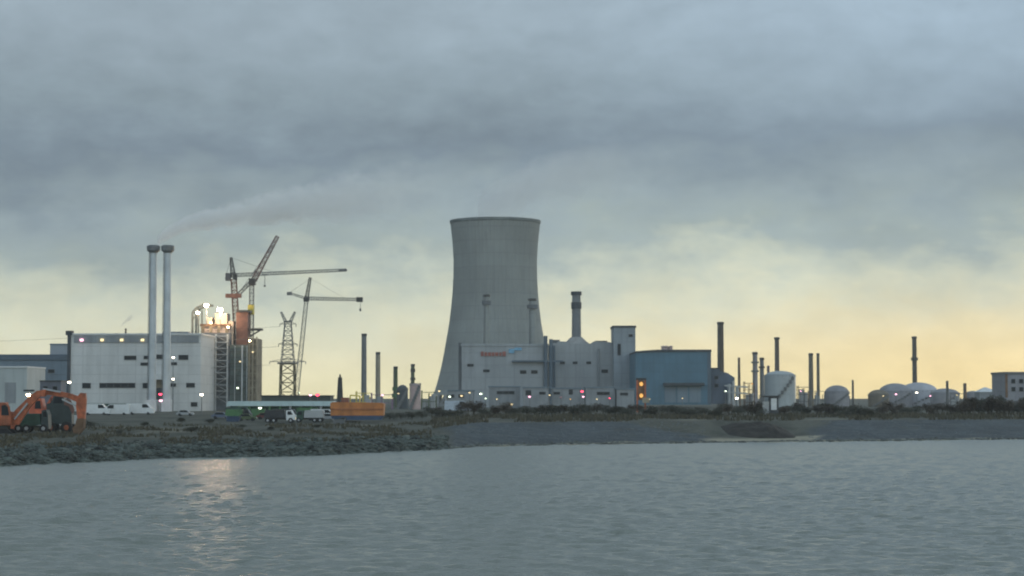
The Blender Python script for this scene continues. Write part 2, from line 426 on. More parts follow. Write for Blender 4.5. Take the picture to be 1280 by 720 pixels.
def stack(label, pxc, wpx, py0, D, m=steel_dark, cap=True, taper=.9, bands=(), py_base=None, group=None, base_z=None, name='chimney', capw=1.25, ladder=False):
    x = PX(pxc, D); k = D/FPX; r = wpx*k/2; z1 = PZ(py0, D); z0 = base_z if base_z is not None else G(x, D)-.5
    t = thing(name, label, 'chimney', (x, D, z0), group)
    MB().lathe([(r*1.08, z0), (r, z0+(z1-z0)*.3), (r*taper, z1)], x, D, 28).build('shaft', m, t, smooth=True)
    if cap:
        MB().lathe([(r*taper*1.02, z1-k*3.2), (r*capw, z1-k*2.4), (r*capw, z1-k*.4), (r*taper*.8, z1+.02*r)], x, D, 28).build('cap', steel_dark if m is not steel_dark else steel_grey, t, smooth=True)
    for (a, b, mm, ww) in bands:
        MB().cyl(x, D, PZ(b, D), PZ(a, D), r*ww, n=28).build('band', mm, t)
    b = MB(); rr = r*1.15+.25
    b.bar((x-rr*.7, D-rr*.75, z0), (x-rr*.7+.1, D-rr*.75, z1), .16); b.bar((x-rr*.7+.5, D-rr*.75, z0), (x-rr*.7+.6, D-rr*.75, z1), .16)
    nst = int((z1-z0)/1.5)
    for i in range(nst): zz = z0+1+i*1.5; b.bar((x-rr*.7, D-rr*.75, zz), (x-rr*.7+.6, D-rr*.75, zz), .1)
    b.build('ladder', steel_grey, t)
    return t

def lamp_post(label, px, py, D, m, r=.45, name='lamp_post', two=False, group=None):
    x, y, z = P(px, py, D); z0 = G(x, D)-.2
    t = thing(name, label, 'lamp', (x, D, z0), group)
    MB().lathe([(.16, z0), (.09, z+.4)], x, D, 10).build('pole', steel_grey, t)
    h = MB().box(x-r*1.1, x+r*1.1, y-.2, y+.45, z+r*.55, z+r*.8); h.bar((x, D, z+r*.7), (x, D+.3, z+r*.7), .15); h.build('lamp_head', steel_dark, t)
    MB().lathe([(.02, z-r*.6), (r*.75, z-r*.3), (r, z+.1*r), (r*.9, z+r*.54)], x, y, 16).build('bulb', m, t, smooth=True)
    return t

# ------------------------------------------------------------------ cooling tower
def cooling_tower():
    D = 1100; cx = PX(619, D); k = D/FPX; z0 = G(cx, D)-1; zt = PZ(274, D)+1.2
    t = thing('cooling_tower', 'huge grey concrete cooling tower with a waisted silhouette', 'cooling tower', (cx, D, z0))
    zc = lambda py: PZ(py, D)
    pr = [(78, 494), (75, 488), (71, 474), (67, 458), (63.5, 440), (60.6, 423), (57.5, 405), (55, 385), (53.2, 365), (52.2, 345), (52.1, 325), (53.2, 305), (54.8, 290), (56, 279)]
    prof = [(a*k, zc(b)) for a, b in pr]
    n = 360; mb = MB(); vs = []; fs = []
    for (r, z) in prof:
        for i in range(n):
            a = 2*math.pi*i/n; rr = r+(.12 if i % 5 == 0 else 0); vs.append((cx+rr*math.cos(a), D+rr*math.sin(a), z))
    for (r, z) in reversed(prof):
        for i in range(n):
            a = 2*math.pi*i/n; vs.append((cx+(r-.9)*math.cos(a), D+(r-.9)*math.sin(a), z))
    L = 2*len(prof)
    for j in range(L):
        for i in range(n):
            k2 = (i+1) % n; j2 = (j+1) % L
            fs.append((j*n+i, j*n+k2, j2*n+k2, j2*n+i))
    mb.add(vs, fs).build('shell', concrete_tower, t)
    r = prof[-1][0]; z = prof[-1][1]
    MB().lathe([(r-.5, z-.9), (r+.25, z-.4), (r+.5, z+.2), (r+.5, z+1.3), (r-.4, z+1.3), (r-.9, z-.4)], cx, D, 180, caps=False).build('rim', mat('rim_concrete', (.16, .18, .18), .9, .3, .08, streak=.3), t, 'slightly darker walkway ring round the top')
    r0, rz = prof[0]; 
    for i in range(32):
        a = 2*math.pi*i/32; b = MB()
        for s_ in (-1, 1):
            a2 = a+s_*math.pi/32
            b.bar((cx+(r0+3)*math.cos(a), D+(r0+3)*math.sin(a), z0-1), (cx+r0*math.cos(a2), D+r0*math.sin(a2), rz+.4), 1.1)
        b.build('support_column', concrete, t)
    bs = MB(); bs.lathe([(r0+6, z0), (r0+6, z0+2.4), (r0+5.4, z0+2.4), (r0+5.4, z0)], cx, D, 120, caps=False).build('basin_wall', concrete, t)
cooling_tower()

# ------------------------------------------------------------------ power station in the middle
def parapet(px0, px1, py, D, depth, m, parent, h=.9, out=.35):
    x0, x1 = PX(px0, D), PX(px1, D); z = PZ(py, D); o = out; b = MB()
    b.box(x0-o, x1+o, D-o, D+.6, z-h*.3, z+h); b.box(x0-o, x1+o, D+depth-.6, D+depth+o, z-h*.3, z+h)
    b.box(x0-o, x0+.6, D+.6, D+depth-.6, z-h*.3, z+h); b.box(x1-.6, x1+o, D+.6, D+depth-.6, z-h*.3, z+h)
    return b.build('parapet', m, parent)
def windows(lst, D, parent, m=dark_glass, frame=None, out=.12, name='window'):
    for (a, b, c, d) in lst:
        o = face_px(MB(), a, b, c, d, D, out, .3).build(name, m, parent)
        x0, x1, z0, z1 = rect(a, b, c, d, D); f = MB(); n = max(1, int((x1-x0)/2.2))
        f.box(x0-.1, x1+.1, D-out-.1, D-out+.02, z0-.12, z0); f.box(x0-.1, x1+.1, D-out-.1, D-out+.02, z1, z1+.1)
        for i in range(n+1):
            xx = x0+(x1-x0)*i/n; f.box(xx-.05, xx+.05, D-out-.07, D-out+.02, z0-.05, z1+.05)
        f.build('frame', frame or steel_grey, o)
def hall_by_tower():
    D = 930; x0, x1 = PX(577, D), PX(685, D); z0 = gz(630, D)
    t = thing('turbine_hall', 'pale grey hall standing in front of the cooling tower', 'building', ((x0+x1)/2, D, z0))
    box_px(MB(), 577, 685, 432, D, 55).build('wall', grey_wall, t)
    parapet(577, 685, 432, D, 55, grey_wall, t)
    MB().box(x0-1.6, x0-.02, D+2, D+50, z0-1, PZ(428, D)).build('side_pier', dark_conc, t)
    for (px, a) in ((682, 420), (688.5, 424)):
        MB().cyl(PX(px, D), D-1.6, z0-1, PZ(a, D), .9, n=12).build('downpipe', slate_roof, t)
    b = MB(); b.box(PX(640, D), PX(704, D), D-2.2, D-.02, PZ(452.5, D), PZ(450.5, D)).build('pipe_bridge', slate_roof, t)
    f = MB(); z = PZ(446, D)
    for i, (a, w_) in enumerate(((601, 3.6), (605.6, 3.4), (610, 3.8), (614.8, 3.2), (619, 3.8), (624, 3), (628, 4.2))):
        h = 5.6 if i in (0, 6) else 4.6
        face_px(f, a, a+w_, 445-h, 445, D, .5, .45)
    f.build('name_letters', sign_red, t, 'reddish brown strip of lettering on the grey wall')
    f = MB(); face_px(f, 636, 643, 436, 441.5, D, .5, .45); face_px(f, 643.2, 652, 434.5, 438, D, .5, .45); f.build('emblem', sign_blue, t, 'light blue emblem beside the lettering')
    windows([(584, 592, 455, 458), (604, 612, 462, 465), (650, 658, 463, 467), (664, 672, 463, 467)], D, t)
    for px in (590, 606, 628, 648): MB().cyl(PX(px, D), D+20, PZ(432, D), PZ(428.5, D), 1.2, n=14).build('roof_vent', concrete, t)
hall_by_tower()
st_m = concrete
for px, py, D, lab in ((608, 368, 1005, 'left of the two grey chimneys against the cooling tower'), (665.5, 373, 1005, 'right grey chimney against the cooling tower edge')):
    stack(lab, px, 7.5 if px < 650 else 9, py, D, concrete_tower, taper=.92, bands=((py+8, py+13, dark_conc, 1.5),), group='grey chimneys in front of the cooling tower')
def boiler_hall():
    D = 935; z0 = gz(725, D)
    t = thing('boiler_hall', 'wide grey hall with uneven roofline right of the cooling tower', 'building', (PX(728, D), D, z0))
    MB().prism([(PX(a, D), PZ(b, D)) for a, b in ((688, 505), (688, 429), (696, 429), (698, 426.5), (709, 427), (712, 429.5), (738, 429.5), (742, 427), (762, 427.5), (766.8, 430), (766.8, 505))], D, D+60).build('wall', grey_wall, t)
    b = MB(); b.box(PX(690, D), PX(700, D), D+3, D+20, PZ(430, D), PZ(424.5, D)); b.build('roof_plant', dark_conc, t); b = MB(); b.box(PX(745, D), PX(760, D), D+5, D+22, PZ(430, D), PZ(425.5, D))
    b.build('roof_plant', dark_conc, t)
    x = PX(722, D)
    MB().lathe([(7.5, PZ(430, D)), (5.2, PZ(426, D)), (2.7, PZ(420, D))], x, D+16, 24).build('chimney_base', concrete, t, smooth=True)
    s_ = MB().lathe([(2.4, PZ(430, D)), (2.1, PZ(366, D)), (1.7, PZ(366, D))], x, D+16, 28).build('chimney_shaft', mat('chimney_grey', (.17, .18, .185), .8, .15, .1, streak=.3), t, smooth=True)
    MB().cyl(x, D+16, PZ(369, D+16), PZ(364.5, D+16), 2.7, n=28).build('cap', dark_trim, s_)
    MB().cyl(x, D+16, PZ(386, D+16), PZ(378, D+16), 2.6, n=28).build('band', dark_trim, s_)
    windows([(700, 706, 452, 455), (716, 722, 452, 455), (733, 739, 452, 455), (752, 760, 462, 466)], D, t)
    MB().cyl(PX(692, D), D-1.2, z0-1, PZ(432, D), .8, n=12).build('downpipe', slate_roof, t)
    MB().cyl(PX(748, D), D-1.2, z0-1, PZ(436, D), .5, n=12).build('downpipe', grey_low, t)
boiler_hall()
def stair_block():
    D = 925; z0 = gz(780, D)
    t = thing('stair_tower', 'tall narrow grey block beside the blue hall', 'building', (PX(781, D), D, z0))
    box_px(MB(), 767.2, 794.5, 409.5, D, 24).build('wall', mat('stair_cladding', (.26, .30, .33), .6, .1, .05, streak=.4, lines=(6, 5, .3)), t)
    x0, x1 = PX(767.2, D), PX(794.5, D)
    MB().box(x0-.4, x1+.4, D-.4, D+24.4, PZ(409.5, D), PZ(407, D)).build('roof', dark_trim, t)
    windows([(772, 776, 430, 444), (786, 791, 418, 421)], D, t)
stair_block()
def blue_hall():
    D = 880; z0 = gz(840, D)
    t = thing('blue_warehouse', 'large blue clad hall with a dark roof edge', 'warehouse', (PX(842, D), D, z0))
    MB().prism([(PX(a, D), PZ(b, D)) for a, b in ((794.5, 506), (794.5, 441.5), (806, 440.6), (822, 440), (889, 440), (889, 506))], D, D+60).build('wall', blue_wall, t)
    MB().prism([(PX(a, D), PZ(b, D)) for a, b in ((794.3, 441.5), (806, 440.6), (822, 440), (889.5, 440), (889.5, 437), (822, 437), (806, 438), (794.3, 439))], D-.4, D+60.4).build('roof', dark_trim, t)
    v = MB()
    for px in (832.5, 836, 841.5): v.lathe([(1.0, PZ(437, D)), (1.0, PZ(432.6, D)), (1.4, PZ(432.4, D)), (.3, PZ(431, D))], PX(px, D), D+14, 14)
    v.build('roof_vents', pink_tank, t)
    for a, b in ((831, 845), (846.5, 860), (861.5, 876)):
        dd = face_px(MB(), a, b, 483, 503, D, .15, .35).build('loading_door', slate_wall, t)
    face_px(MB(), 829, 880, 478.5, 482, D, 3.0, 3.0).build('canopy', dark_trim, t)
    face_px(MB(), 884.5, 889, 440.5, 505, D, .2, .3).build('corner_strip', slate_roof, t)
blue_hall()
def low_annex(a, b, py, D, label, m, wins, depth=14):
    t = thing('annex_building', label, 'building', (PX((a+b)/2, D), D, gz((a+b)/2, D)), 'low sheds at the foot of the halls')
    box_px(MB(), a, b, py, D, depth).build('wall', m, t)
    x0, x1 = PX(a, D), PX(b, D); z = PZ(py, D)
    MB().box(x0-.4, x1+.4, D-.4, D+depth+.4, z, z+.5).build('roof', slate_wall, t)
    windows(wins, D, t)
low_annex(560, 592, 489, 845, 'low pale blue shed at the left foot of the cooling tower', grey_low, [(564, 568, 493, 497), (573, 580, 493, 497)])
low_annex(611, 650, 484, 850, 'low shed with a dark window strip under the lettered hall', grey_low, [(621, 643, 489, 492.5)])
low_annex(654, 686, 485, 840, 'low shed beside the downpipes of the grey halls', grey_low, [(657, 664, 488, 494), (674, 682, 490, 493)])
low_annex(690, 726, 486, 850, 'low shed left of the red lamp with dark windows', grey_low, [(692, 700, 490, 493), (711, 716, 487, 493)])
low_annex(732, 768, 485, 845, 'low shed right of the red lamp with one long window', grey_low, [(746, 762, 490, 493.5)])
low_annex(771, 793, 487, 840, 'low shed at the foot of the narrow tall block', grey_low, [(775, 785, 491, 494)])

# ------------------------------------------------------------------ white plant on the left with its twin stacks
def white_plant():
    D = 650; z0 = gz(168, D)
    t = thing('white_plant_building', 'large white clad plant building with dark window strips', 'building', (PX(168, D), D, z0))
    box_px(MB(), 88, 250.5, 418, D, 30, base=z0-1).build('wall', white_wall, t)
    parapet(88, 250.5, 418, D, 30, white_paint, t, h=.35)
    x0, x1 = PX(88, D), PX(250.5, D)
    face_px(MB(), 92, 248, 419.5, 428.5, D, .25, .4).build('parapet_strip', grey_low, t, 'greyer strip of wall under the roof edge')
    b = MB(); b.box(x0-1.1, x0-.02, D-.5, D+1.5, z0-1, PZ(414.5, D)); b.box(x0-1.7, x0+.5, D-.7, D+2, PZ(419, D)+.0, PZ(413.5, D)+.02); b.build('corner_post', dark_trim, t)
    W_ = [(155, 170, 445, 449.5), (179.5, 186, 445, 448.5), (193.5, 205.5, 443.5, 448.5), (223, 235, 444, 449.5), (175.5, 186, 453.5, 456.5), (214, 221, 453, 456),
          (103, 113.5, 479, 485), (124.5, 169, 479, 484.5), (178.5, 186.5, 479, 485), (212, 220, 479.5, 483), (233, 243.5, 479, 484), (239, 247, 503, 508)]
    windows(W_, D, t)
    for (a, b_, c, d) in ((100, 178, 504.5, 508),):
        face_px(MB(), a, b_, c, d, D, 1.2, 1.3).build('plinth_canopy', green_dark, t)
    for i, px in enumerate((102, 127.5, 152, 178)):
        x, y, z = P(px, 425, D-.6)
        l = MB().box(x-.5, x+.5, y-.25, y+.35, z-.38, z+.38).build('lamp_box', lamp_yellow if i else lamp_pink, t)
        l.name = 'wall_lamp'
    b = MB(); b.box(PX(200, D), PX(232, D), D+4, D+12, PZ(418, D), PZ(414, D)); b.build('roof_plant', grey_low, t)
    b = MB()
    for px in (120, 138, 168): b.box(PX(px, D), PX(px+5, D), D+6, D+9, PZ(418, D), PZ(415.7, D))
    b.build('roof_units', steel_grey, t)
    b = MB().cyl(PX(150.5, D), D+8, PZ(418, D), PZ(409.5, D), .3, n=10); b.build('vent_pipe', steel_dark, t)
    # framed entrance between the twin stacks
    MB().box(PX(194, D), PX(208, D), D-.35, D+.2, z0, PZ(473, D)).build('door_surround', brown_conc, t)
    MB().box(PX(196, D), PX(205, D), D-.6, D-.36, z0, PZ(485, D)).build('door', black_paint, t)
    MB().box(PX(188, D), PX(214, D), D-5, D-.4, PZ(474.5, D), PZ(471, D)).build('entrance_canopy', white_paint, t)
white_plant()
for px, lab in ((190, 'left of the two tall pale stacks with flared dark tops'), (208, 'right of the two tall pale stacks with flared dark tops')):
    D = 632; k = D/FPX; x = PX(px, D); z0 = gz(px, D)-.3; z1 = PZ(306.5, D)
    t = thing('chimney_stack', lab, 'chimney', (x, D, z0), 'twin pale chimneys')
    MB().lathe([(1.45, z0), (1.35, z0+6), (1.15, z1-1.2)], x, D, 28).build('shaft', steel_light, t, smooth=True)
    MB().lathe([(1.2, z1-2.6), (2.15, z1-1.8), (2.2, z1-.4), (1.75, z1), (1.0, z1+.05)], x, D, 28).build('crown', steel_grey, t, smooth=True)
    b = MB(); b.bar((x-1.45, D-.8, z0), (x-1.25, D-.8, z1-1.5), .14); b.bar((x-1.1, D-1.1, z0), (x-.9, D-1.1, z1-1.5), .14); b.build('ladder', steel_grey, t)
    MB().box(x-1.9, x+1.9, D-1.9, D+1.9, z0, z0+4.2).build('footing', white_paint, t)
def slate_warehouse():
    D = 700; z0 = gz(40, D)
    t = thing('long_warehouse', 'long low slate blue warehouse at the far left', 'warehouse', (PX(20, D), D, z0))
    box_px(MB(), -90, 86, 450, D, 40, base=z0-1).build('wall', slate_wall, t)
    MB().box(PX(-91, D), PX(86, D), D-.5, D+40.5, PZ(450, D), PZ(443, D)).build('roof', slate_roof, t)
    windows([(40, 56, 462, 466), (60, 68, 462, 466)], D, t)
    D2 = 712
    box_px(MB(), 62, 91, 431, D2, 20, 444).build('roof_house', mat('roof_house_wall', (.30, .335, .37), .6, .1, .1), t)
    MB().box(PX(61.5, D2), PX(91.5, D2), D2-.3, D2+20.3, PZ(431, D2), PZ(429.5, D2)).build('roof_edge', slate_wall, t)
slate_warehouse()
def pale_hall():
    D = 560; z0 = gz(10, D)
    t = thing('pale_shed', 'pale grey box shed in front of the slate blue warehouse', 'shed', (PX(0, D), D, z0))
    box_px(MB(), -60, 33.5, 459.5, D, 22, base=z0-.6).build('wall', pale_wall, t)
    MB().box(PX(-60.5, D), PX(34, D), D-.3, D+22.3, PZ(459.5, D), PZ(457.8, D)).build('roof', white_paint, t)
    face_px(MB(), 6, 20, 478, 504, D, .1, .3).build('roller_door', grey_low, t)
pale_hall()
def dark_shed():
    D = 420; z0 = gz(60, D)
    t = thing('site_cabin', 'dark grey site cabin behind the orange digging arm', 'cabin', (PX(61, D), D, z0))
    box_px(MB(), 50, 76, 477, D, 5, base=z0-.3).build('wall', mat('cabin_grey', (.12, .13, .16), .7, .15, .5), t)
    MB().box(PX(49.4, D), PX(76.6, D), D-.2, D+5.2, PZ(477, D), PZ(475.6, D)).build('roof', steel_dark, t)
    windows([(54, 60, 483, 489), (66, 72, 483, 489)], D, t)
dark_shed()

# ------------------------------------------------------------------ building under construction
def construction():
    D = 690; z0 = gz(285, D)-.5; k = D/FPX
    t = thing('construction_block', 'half built block wrapped in dark netting and scaffolding', 'building', (PX(285, D), D, z0))
    box_px(MB(), 250.8, 287, 416, D, 22, base=z0).build('netted_wall', navy_net, t)
    box_px(MB(), 287.1, 309.5, 431, D+1, 20, base=z0).build('teal_wall', teal_net, t)
    box_px(MB(), 309.7, 321, 423, D+.5, 14, base=z0).build('brown_wing', brown_conc, t)
    b = MB()
    for px in (251, 260, 270, 284.5, 294, 303, 309): 
        w_ = .5 if px in (270, 284.5, 303) else .16
        b.box(PX(px, D)-w_/2, PX(px, D)+w_/2, D-1.4, D-1.0, z0, PZ(418 if px < 286 else 432, D))
    b.build('scaffold_uprights', steel_light, t)
    b = MB(); py = 424
    while py < 500:
        b.box(PX(251, D), PX(309, D), D-1.0, D-.1, PZ(py+.6, D), PZ(py, D)); py += 7.6
    b.build('scaffold_decks', mat('scaffold_deck', (.11, .11, .105), .8, .2, .5), t)
    b = MB(); py = 420; f = 1                         # white stair flights
    while py < 497:
        a, c = (270.5, 284) if f > 0 else (284, 270.5)
        b.bar((PX(a, D), D-1.2, PZ(py, D)), (PX(c, D), D-1.2, PZ(py+7.6, D)), .1, .5)
        b.box(PX(270, D), PX(285, D), D-2.4, D-1.42, PZ(py+.7, D), PZ(py, D)); py += 7.6; f = -f
    b.build('stair_tower', steel_light, t)
    top = box_px(MB(), 250.5, 287, 405.5, D+2, 12, 416).build('formwork', pink_panel, t)
    face_px(MB(), 249.5, 288, 405, 408, D+2, .5, .6).build('beam', rust, top)
    b = MB()
    for px in (252, 262, 272, 282): b.box(PX(px, D)-.5, PX(px, D)+.5, D+1.2, D+1.9, PZ(430, D), PZ(407, D))
    b.build('columns', brown_conc, t)
    b = MB()                                          # bent white portal frame on the roof
    pts = [(237.5, 418), (237.5, 390), (242, 384.5), (250, 380.5), (259, 380)]
    for dy in (4, 12):
        for (a, c), (e, g) in zip(pts, pts[1:]): b.bar((PX(a, D), D+dy, PZ(c, D)), (PX(e, D), D+dy, PZ(g, D)), .7)
        b.bar((PX(245, D), D+dy, PZ(418, D)), (PX(245, D), D+dy, PZ(386, D)), .45)
    for (a, c) in pts: b.bar((PX(a, D), D+4, PZ(c, D)), (PX(a, D), D+12, PZ(c, D)), .35)
    b.bar((PX(237.5, D), D+4, PZ(400, D)), (PX(245, D), D+4, PZ(388, D)), .3)
    b.build('portal_frame', mat('frame_steel', (.20, .215, .19), .6, .2, .5), t)
    b = MB(); b.box(PX(255, D), PX(262, D), D+5, D+12, PZ(405.5, D), PZ(396, D)); b.box(PX(266, D), PX(281, D), D+4, D+12, PZ(405.5, D), PZ(391, D)); b.box(PX(283, D), PX(289, D), D+4, D+10, PZ(431, D), PZ(401, D))
    b.build('roof_housing', mat('pale_formwork', (.50, .43, .36), .8, .2, .4), t)
    cb = box_px(MB(), 294.5, 309, 388, D+4, 8, 432).build('lift_core', brick_red, t)
    b = MB(); b.box(PX(293, D), PX(310, D), D+3.2, D+12.8, PZ(390, D), PZ(387, D)); b.box(PX(309.1, D), PX(325, D), D+3.5, D+8, PZ(412.5, D), PZ(410, D)); b.bar((PX(309.2, D), D+5, PZ(420, D)), (PX(322, D), D+5, PZ(412.6, D)), .5)
    b.build('platform', steel_dark, cb)
    b = MB()
    for px in (311, 315.5, 320.5): b.box(PX(px, D)-.25, PX(px, D)+.25, D-.2, D+.3, z0, PZ(421, D))
    for py in range(430, 496, 9): b.box(PX(309.7, D), PX(321.5, D), D-.35, D-.21, PZ(py+1, D), PZ(py, D))
    b.build('scaffold_poles', beige_steel, t)
construction()
for px, py, s_, lab in ((258, 381.5, .62, 'left floodlight glaring on the construction roof'), (275, 387, .78, 'right floodlight glaring on the construction roof'), (247, 391, .45, 'dimmer floodlight inside the bent portal frame on the roof')):
    D = 690; x, y, z = P(px, py, D-1); t = thing('floodlight', lab, 'floodlight', (x, y, z-4), 'floodlights on the construction site')
    MB().bar((x, y+.5, PZ(407, D)), (x, y+.5, z), .22).build('pole', steel_grey, t)
    MB().box(x-s_*1.2, x+s_*1.2, y+.12, y+.5, z-s_*.9, z+s_*.9).build('housing', steel_dark, t)
    MB().box(x-s_, x+s_, y, y+.11, z-s_*.75, z+s_*.75).build('lens', flood, t)

for px, py, dy, e_ in ((262, 395, 2.0, 3600), (278, 396, 2.5, 3600), (291, 420, -1.5, 800)):
    x, y, z = P(px, py, 690+dy); ld = bpy.data.lights.new('work_light', 'POINT'); ld.energy = e_; ld.color = (1, .72, .45); ld.shadow_soft_size = .5
    lo = bpy.data.objects.new('work_light', ld); C.objects.link(lo); lo.location = (x, y-3.5, z+1)
for px, py, m_, lab in ((263.5, 403.5, lamp_warm, 'small warm work lamp under the left floodlight'), (285, 409, lamp_warm, 'small warm work lamp at the right edge of the pink formwork'), (256, 470, lamp_yellow, 'small work lamp low on the netted construction wall'), (300, 452, lamp_yellow, 'small work lamp halfway up the teal netted wall'), (316, 440, lamp_yellow, 'small work lamp on the brown scaffold wing'), (312, 426, lamp_warm, 'small warm work lamp under the jutting platform'), (262, 440, lamp_yellow, 'small work lamp high on the netted construction wall'), (297, 485, lamp_green, 'small greenish work lamp low on the teal netted wall')):
    x, y, z = P(px, py, 687.2); t = thing('work_lamp', lab, 'lamp', (x, y, z), 'work lamps on the construction block')
    MB().box(x-.3, x+.3, y, y+.12, z-.22, z+.22).build('lens', m_, t); MB().box(x-.36, x+.36, y+.13, y+.8, z-.28, z+.28).build('housing', steel_dark, t)

# ------------------------------------------------------------------ cranes and pylon
def crane_level():
    D = 715
    t = thing('tower_crane', 'tower crane with the longest level jib reaching right', 'crane', (PX(291, D), D, gz(291, D)), 'tower cranes')
    MB().truss((PX(302, D), D, gz(300, D)), (PX(291, D), D, PZ(349, D)), 2.2, 1.9, 34, .26).build('mast', brick_red, t)
    MB().truss((PX(290.5, D), D, PZ(345, D)), (PX(287.5, D), D, PZ(322, D)), 1.7, .7, 6, .26).build('tower_head', steel_dark, t)
    MB().truss((PX(290, D), D, PZ(344, D)), (PX(432, D), D, PZ(337.5, D)), 1.25, .9, 42, .17).build('jib', steel_grey, t)
    MB().box(PX(423, D), PX(433, D), D-.8, D+.8, PZ(339, D), PZ(336.5, D)).build('jib_end', steel_grey, t)
    MB().truss((PX(290, D), D, PZ(344.5, D)), (PX(281, D), D, PZ(345, D)), 1.2, 1.2, 4, .2).build('counter_jib', steel_dark, t)
    MB().box(PX(281, D), PX(287, D), D-1.2, D+1.2, PZ(351, D), PZ(341.5, D)).build('counterweight', dark_conc, t)
    c = MB().box(PX(291, D), PX(296, D), D-2.2, D-.8, PZ(350, D), PZ(343, D)).build('cab', steel_dark, t)
    b = MB(); b.bar((PX(287.5, D), D, PZ(322, D)), (PX(345, D), D, PZ(341.5, D)), .09); b.bar((PX(287.5, D), D, PZ(322, D)), (PX(282, D), D, PZ(342, D)), .12); b.build('tie_rods', steel_grey, t)
    x = PX(330, D); b = MB(); b.bar((x, D, PZ(343, D)), (x, D, PZ(357, D)), .22); b.box(x-.8, x+.8, D-.5, D+.5, PZ(344, D), PZ(342.8, D)); b.box(x-.4, x+.4, D-.3, D+.3, PZ(358.5, D), PZ(356.5, D)); b.build('hoist_rope', steel_grey, t)
crane_level()
def crane_luffing():
    D = 700
    t = thing('tower_crane', 'crane with a raised slanting jib and yellow collar', 'crane', (PX(313, D), D, gz(313, D)), 'tower cranes')
    MB().truss((PX(313, D), D+1.5, gz(313, D)), (PX(313, D), D+1.5, PZ(352, D)), 1.5, 1.5, 34, .2).build('mast', steel_grey, t)
    MB().box(PX(309, D), PX(316, D), D-.2, D+3.2, PZ(393, D), PZ(381, D)).build('climbing_collar', yellow_paint, t)
    MB().box(PX(310, D), PX(317.5, D), D-.2, D+3.2, PZ(356, D), PZ(348, D)).build('slewing_cab', steel_dark, t)
    MB().truss((PX(315.5, D), D+1.5, PZ(350, D)), (PX(345, D), D+1.5, PZ(295, D)), 1.8, 1.1, 17, .26).build('jib', mat('faded_red_steel', (.17, .11, .105), .7, .2, .4), t)
    MB().truss((PX(312, D), D+1.5, PZ(352, D)), (PX(297, D), D+1.5, PZ(367, D)), 1.1, 1.1, 6, .2).build('counter_jib', steel_grey, t)
    MB().box(PX(280.5, D), PX(300, D), D+.4, D+2.6, PZ(372, D), PZ(367, D)).build('counterweight', brick_red, t)
    b = MB(); b.bar((PX(315, D), D+1.5, PZ(344, D)), (PX(317.5, D), D+1.5, PZ(336, D)), .3); b.bar((PX(317.5, D), D+1.5, PZ(336, D)), (PX(297, D), D+1.5, PZ(366, D)), .12); b.bar((PX(317.5, D), D+1.5, PZ(336, D)), (PX(340, D), D+1.5, PZ(305, D)), .12); b.build('stay_frame', steel_grey, t)
crane_luffing()
def crane_lean():
    D = 740
    t = thing('mobile_crane', 'crane with a leaning mast and level jib beside the pylon', 'crane', (PX(369, D), D, gz(369, D)), 'tower cranes')
    MB().truss((PX(368.5, D), D, gz(369, D)), (PX(382.5, D), D, PZ(374, D)), 1.7, 1.3, 26, .17).build('mast', mat('pale_mast', (.20, .21, .20), .6, .2, .4), t)
    MB().truss((PX(382.5, D), D, PZ(374, D)), (PX(387, D), D, PZ(347, D)), 1.3, .8, 8, .24).build('tower_head', steel_dark, t)
    MB().truss((PX(383, D), D, PZ(373, D)), (PX(449, D), D, PZ(374.5, D)), 1.3, 1.0, 22, .17).build('jib', steel_grey, t)
    MB().box(PX(445, D), PX(453, D), D-.8, D+.8, PZ(377.5, D), PZ(371.5, D)).build('jib_end', steel_dark, t)
    MB().truss((PX(382, D), D, PZ(373, D)), (PX(363, D), D, PZ(367, D)), .9, .7, 7, .14).build('counter_jib', steel_grey, t)
    MB().box(PX(358, D), PX(364, D), D-.6, D+.6, PZ(369, D), PZ(365, D)).build('counterweight', steel_grey, t)
    MB().box(PX(379, D), PX(385.5, D), D-1, D+1, PZ(377, D), PZ(372, D)).build('slewing_ring', steel_dark, t)
    x = PX(450, D); b = MB(); b.bar((x, D, PZ(377, D)), (x, D, PZ(386, D)), .16); b.box(x-.35, x+.35, D-.3, D+.3, PZ(389, D), PZ(385.5, D)); b.build('hoist_rope', steel_grey, t)
    b = MB(); b.bar((PX(387, D), D, PZ(348, D)), (PX(430, D), D, PZ(372.5, D)), .07); b.bar((PX(387, D), D, PZ(348, D)), (PX(361, D), D, PZ(366, D)), .07); b.build('tie_rods', steel_grey, t)
    x = PX(369, D); z = gz(369, D); b = MB(); b.box(x-3, x+3, D-2.4, D-1.2, z, z+1.1); b.box(x-3, x+3, D+1.2, D+2.4, z, z+1.1); b.build('tracks', rubber, t)
    MB().box(x-3.5, x+2.5, D-1.6, D+1.6, z+1.2, z+3.2).build('body', yellow_paint, t)
crane_lean()
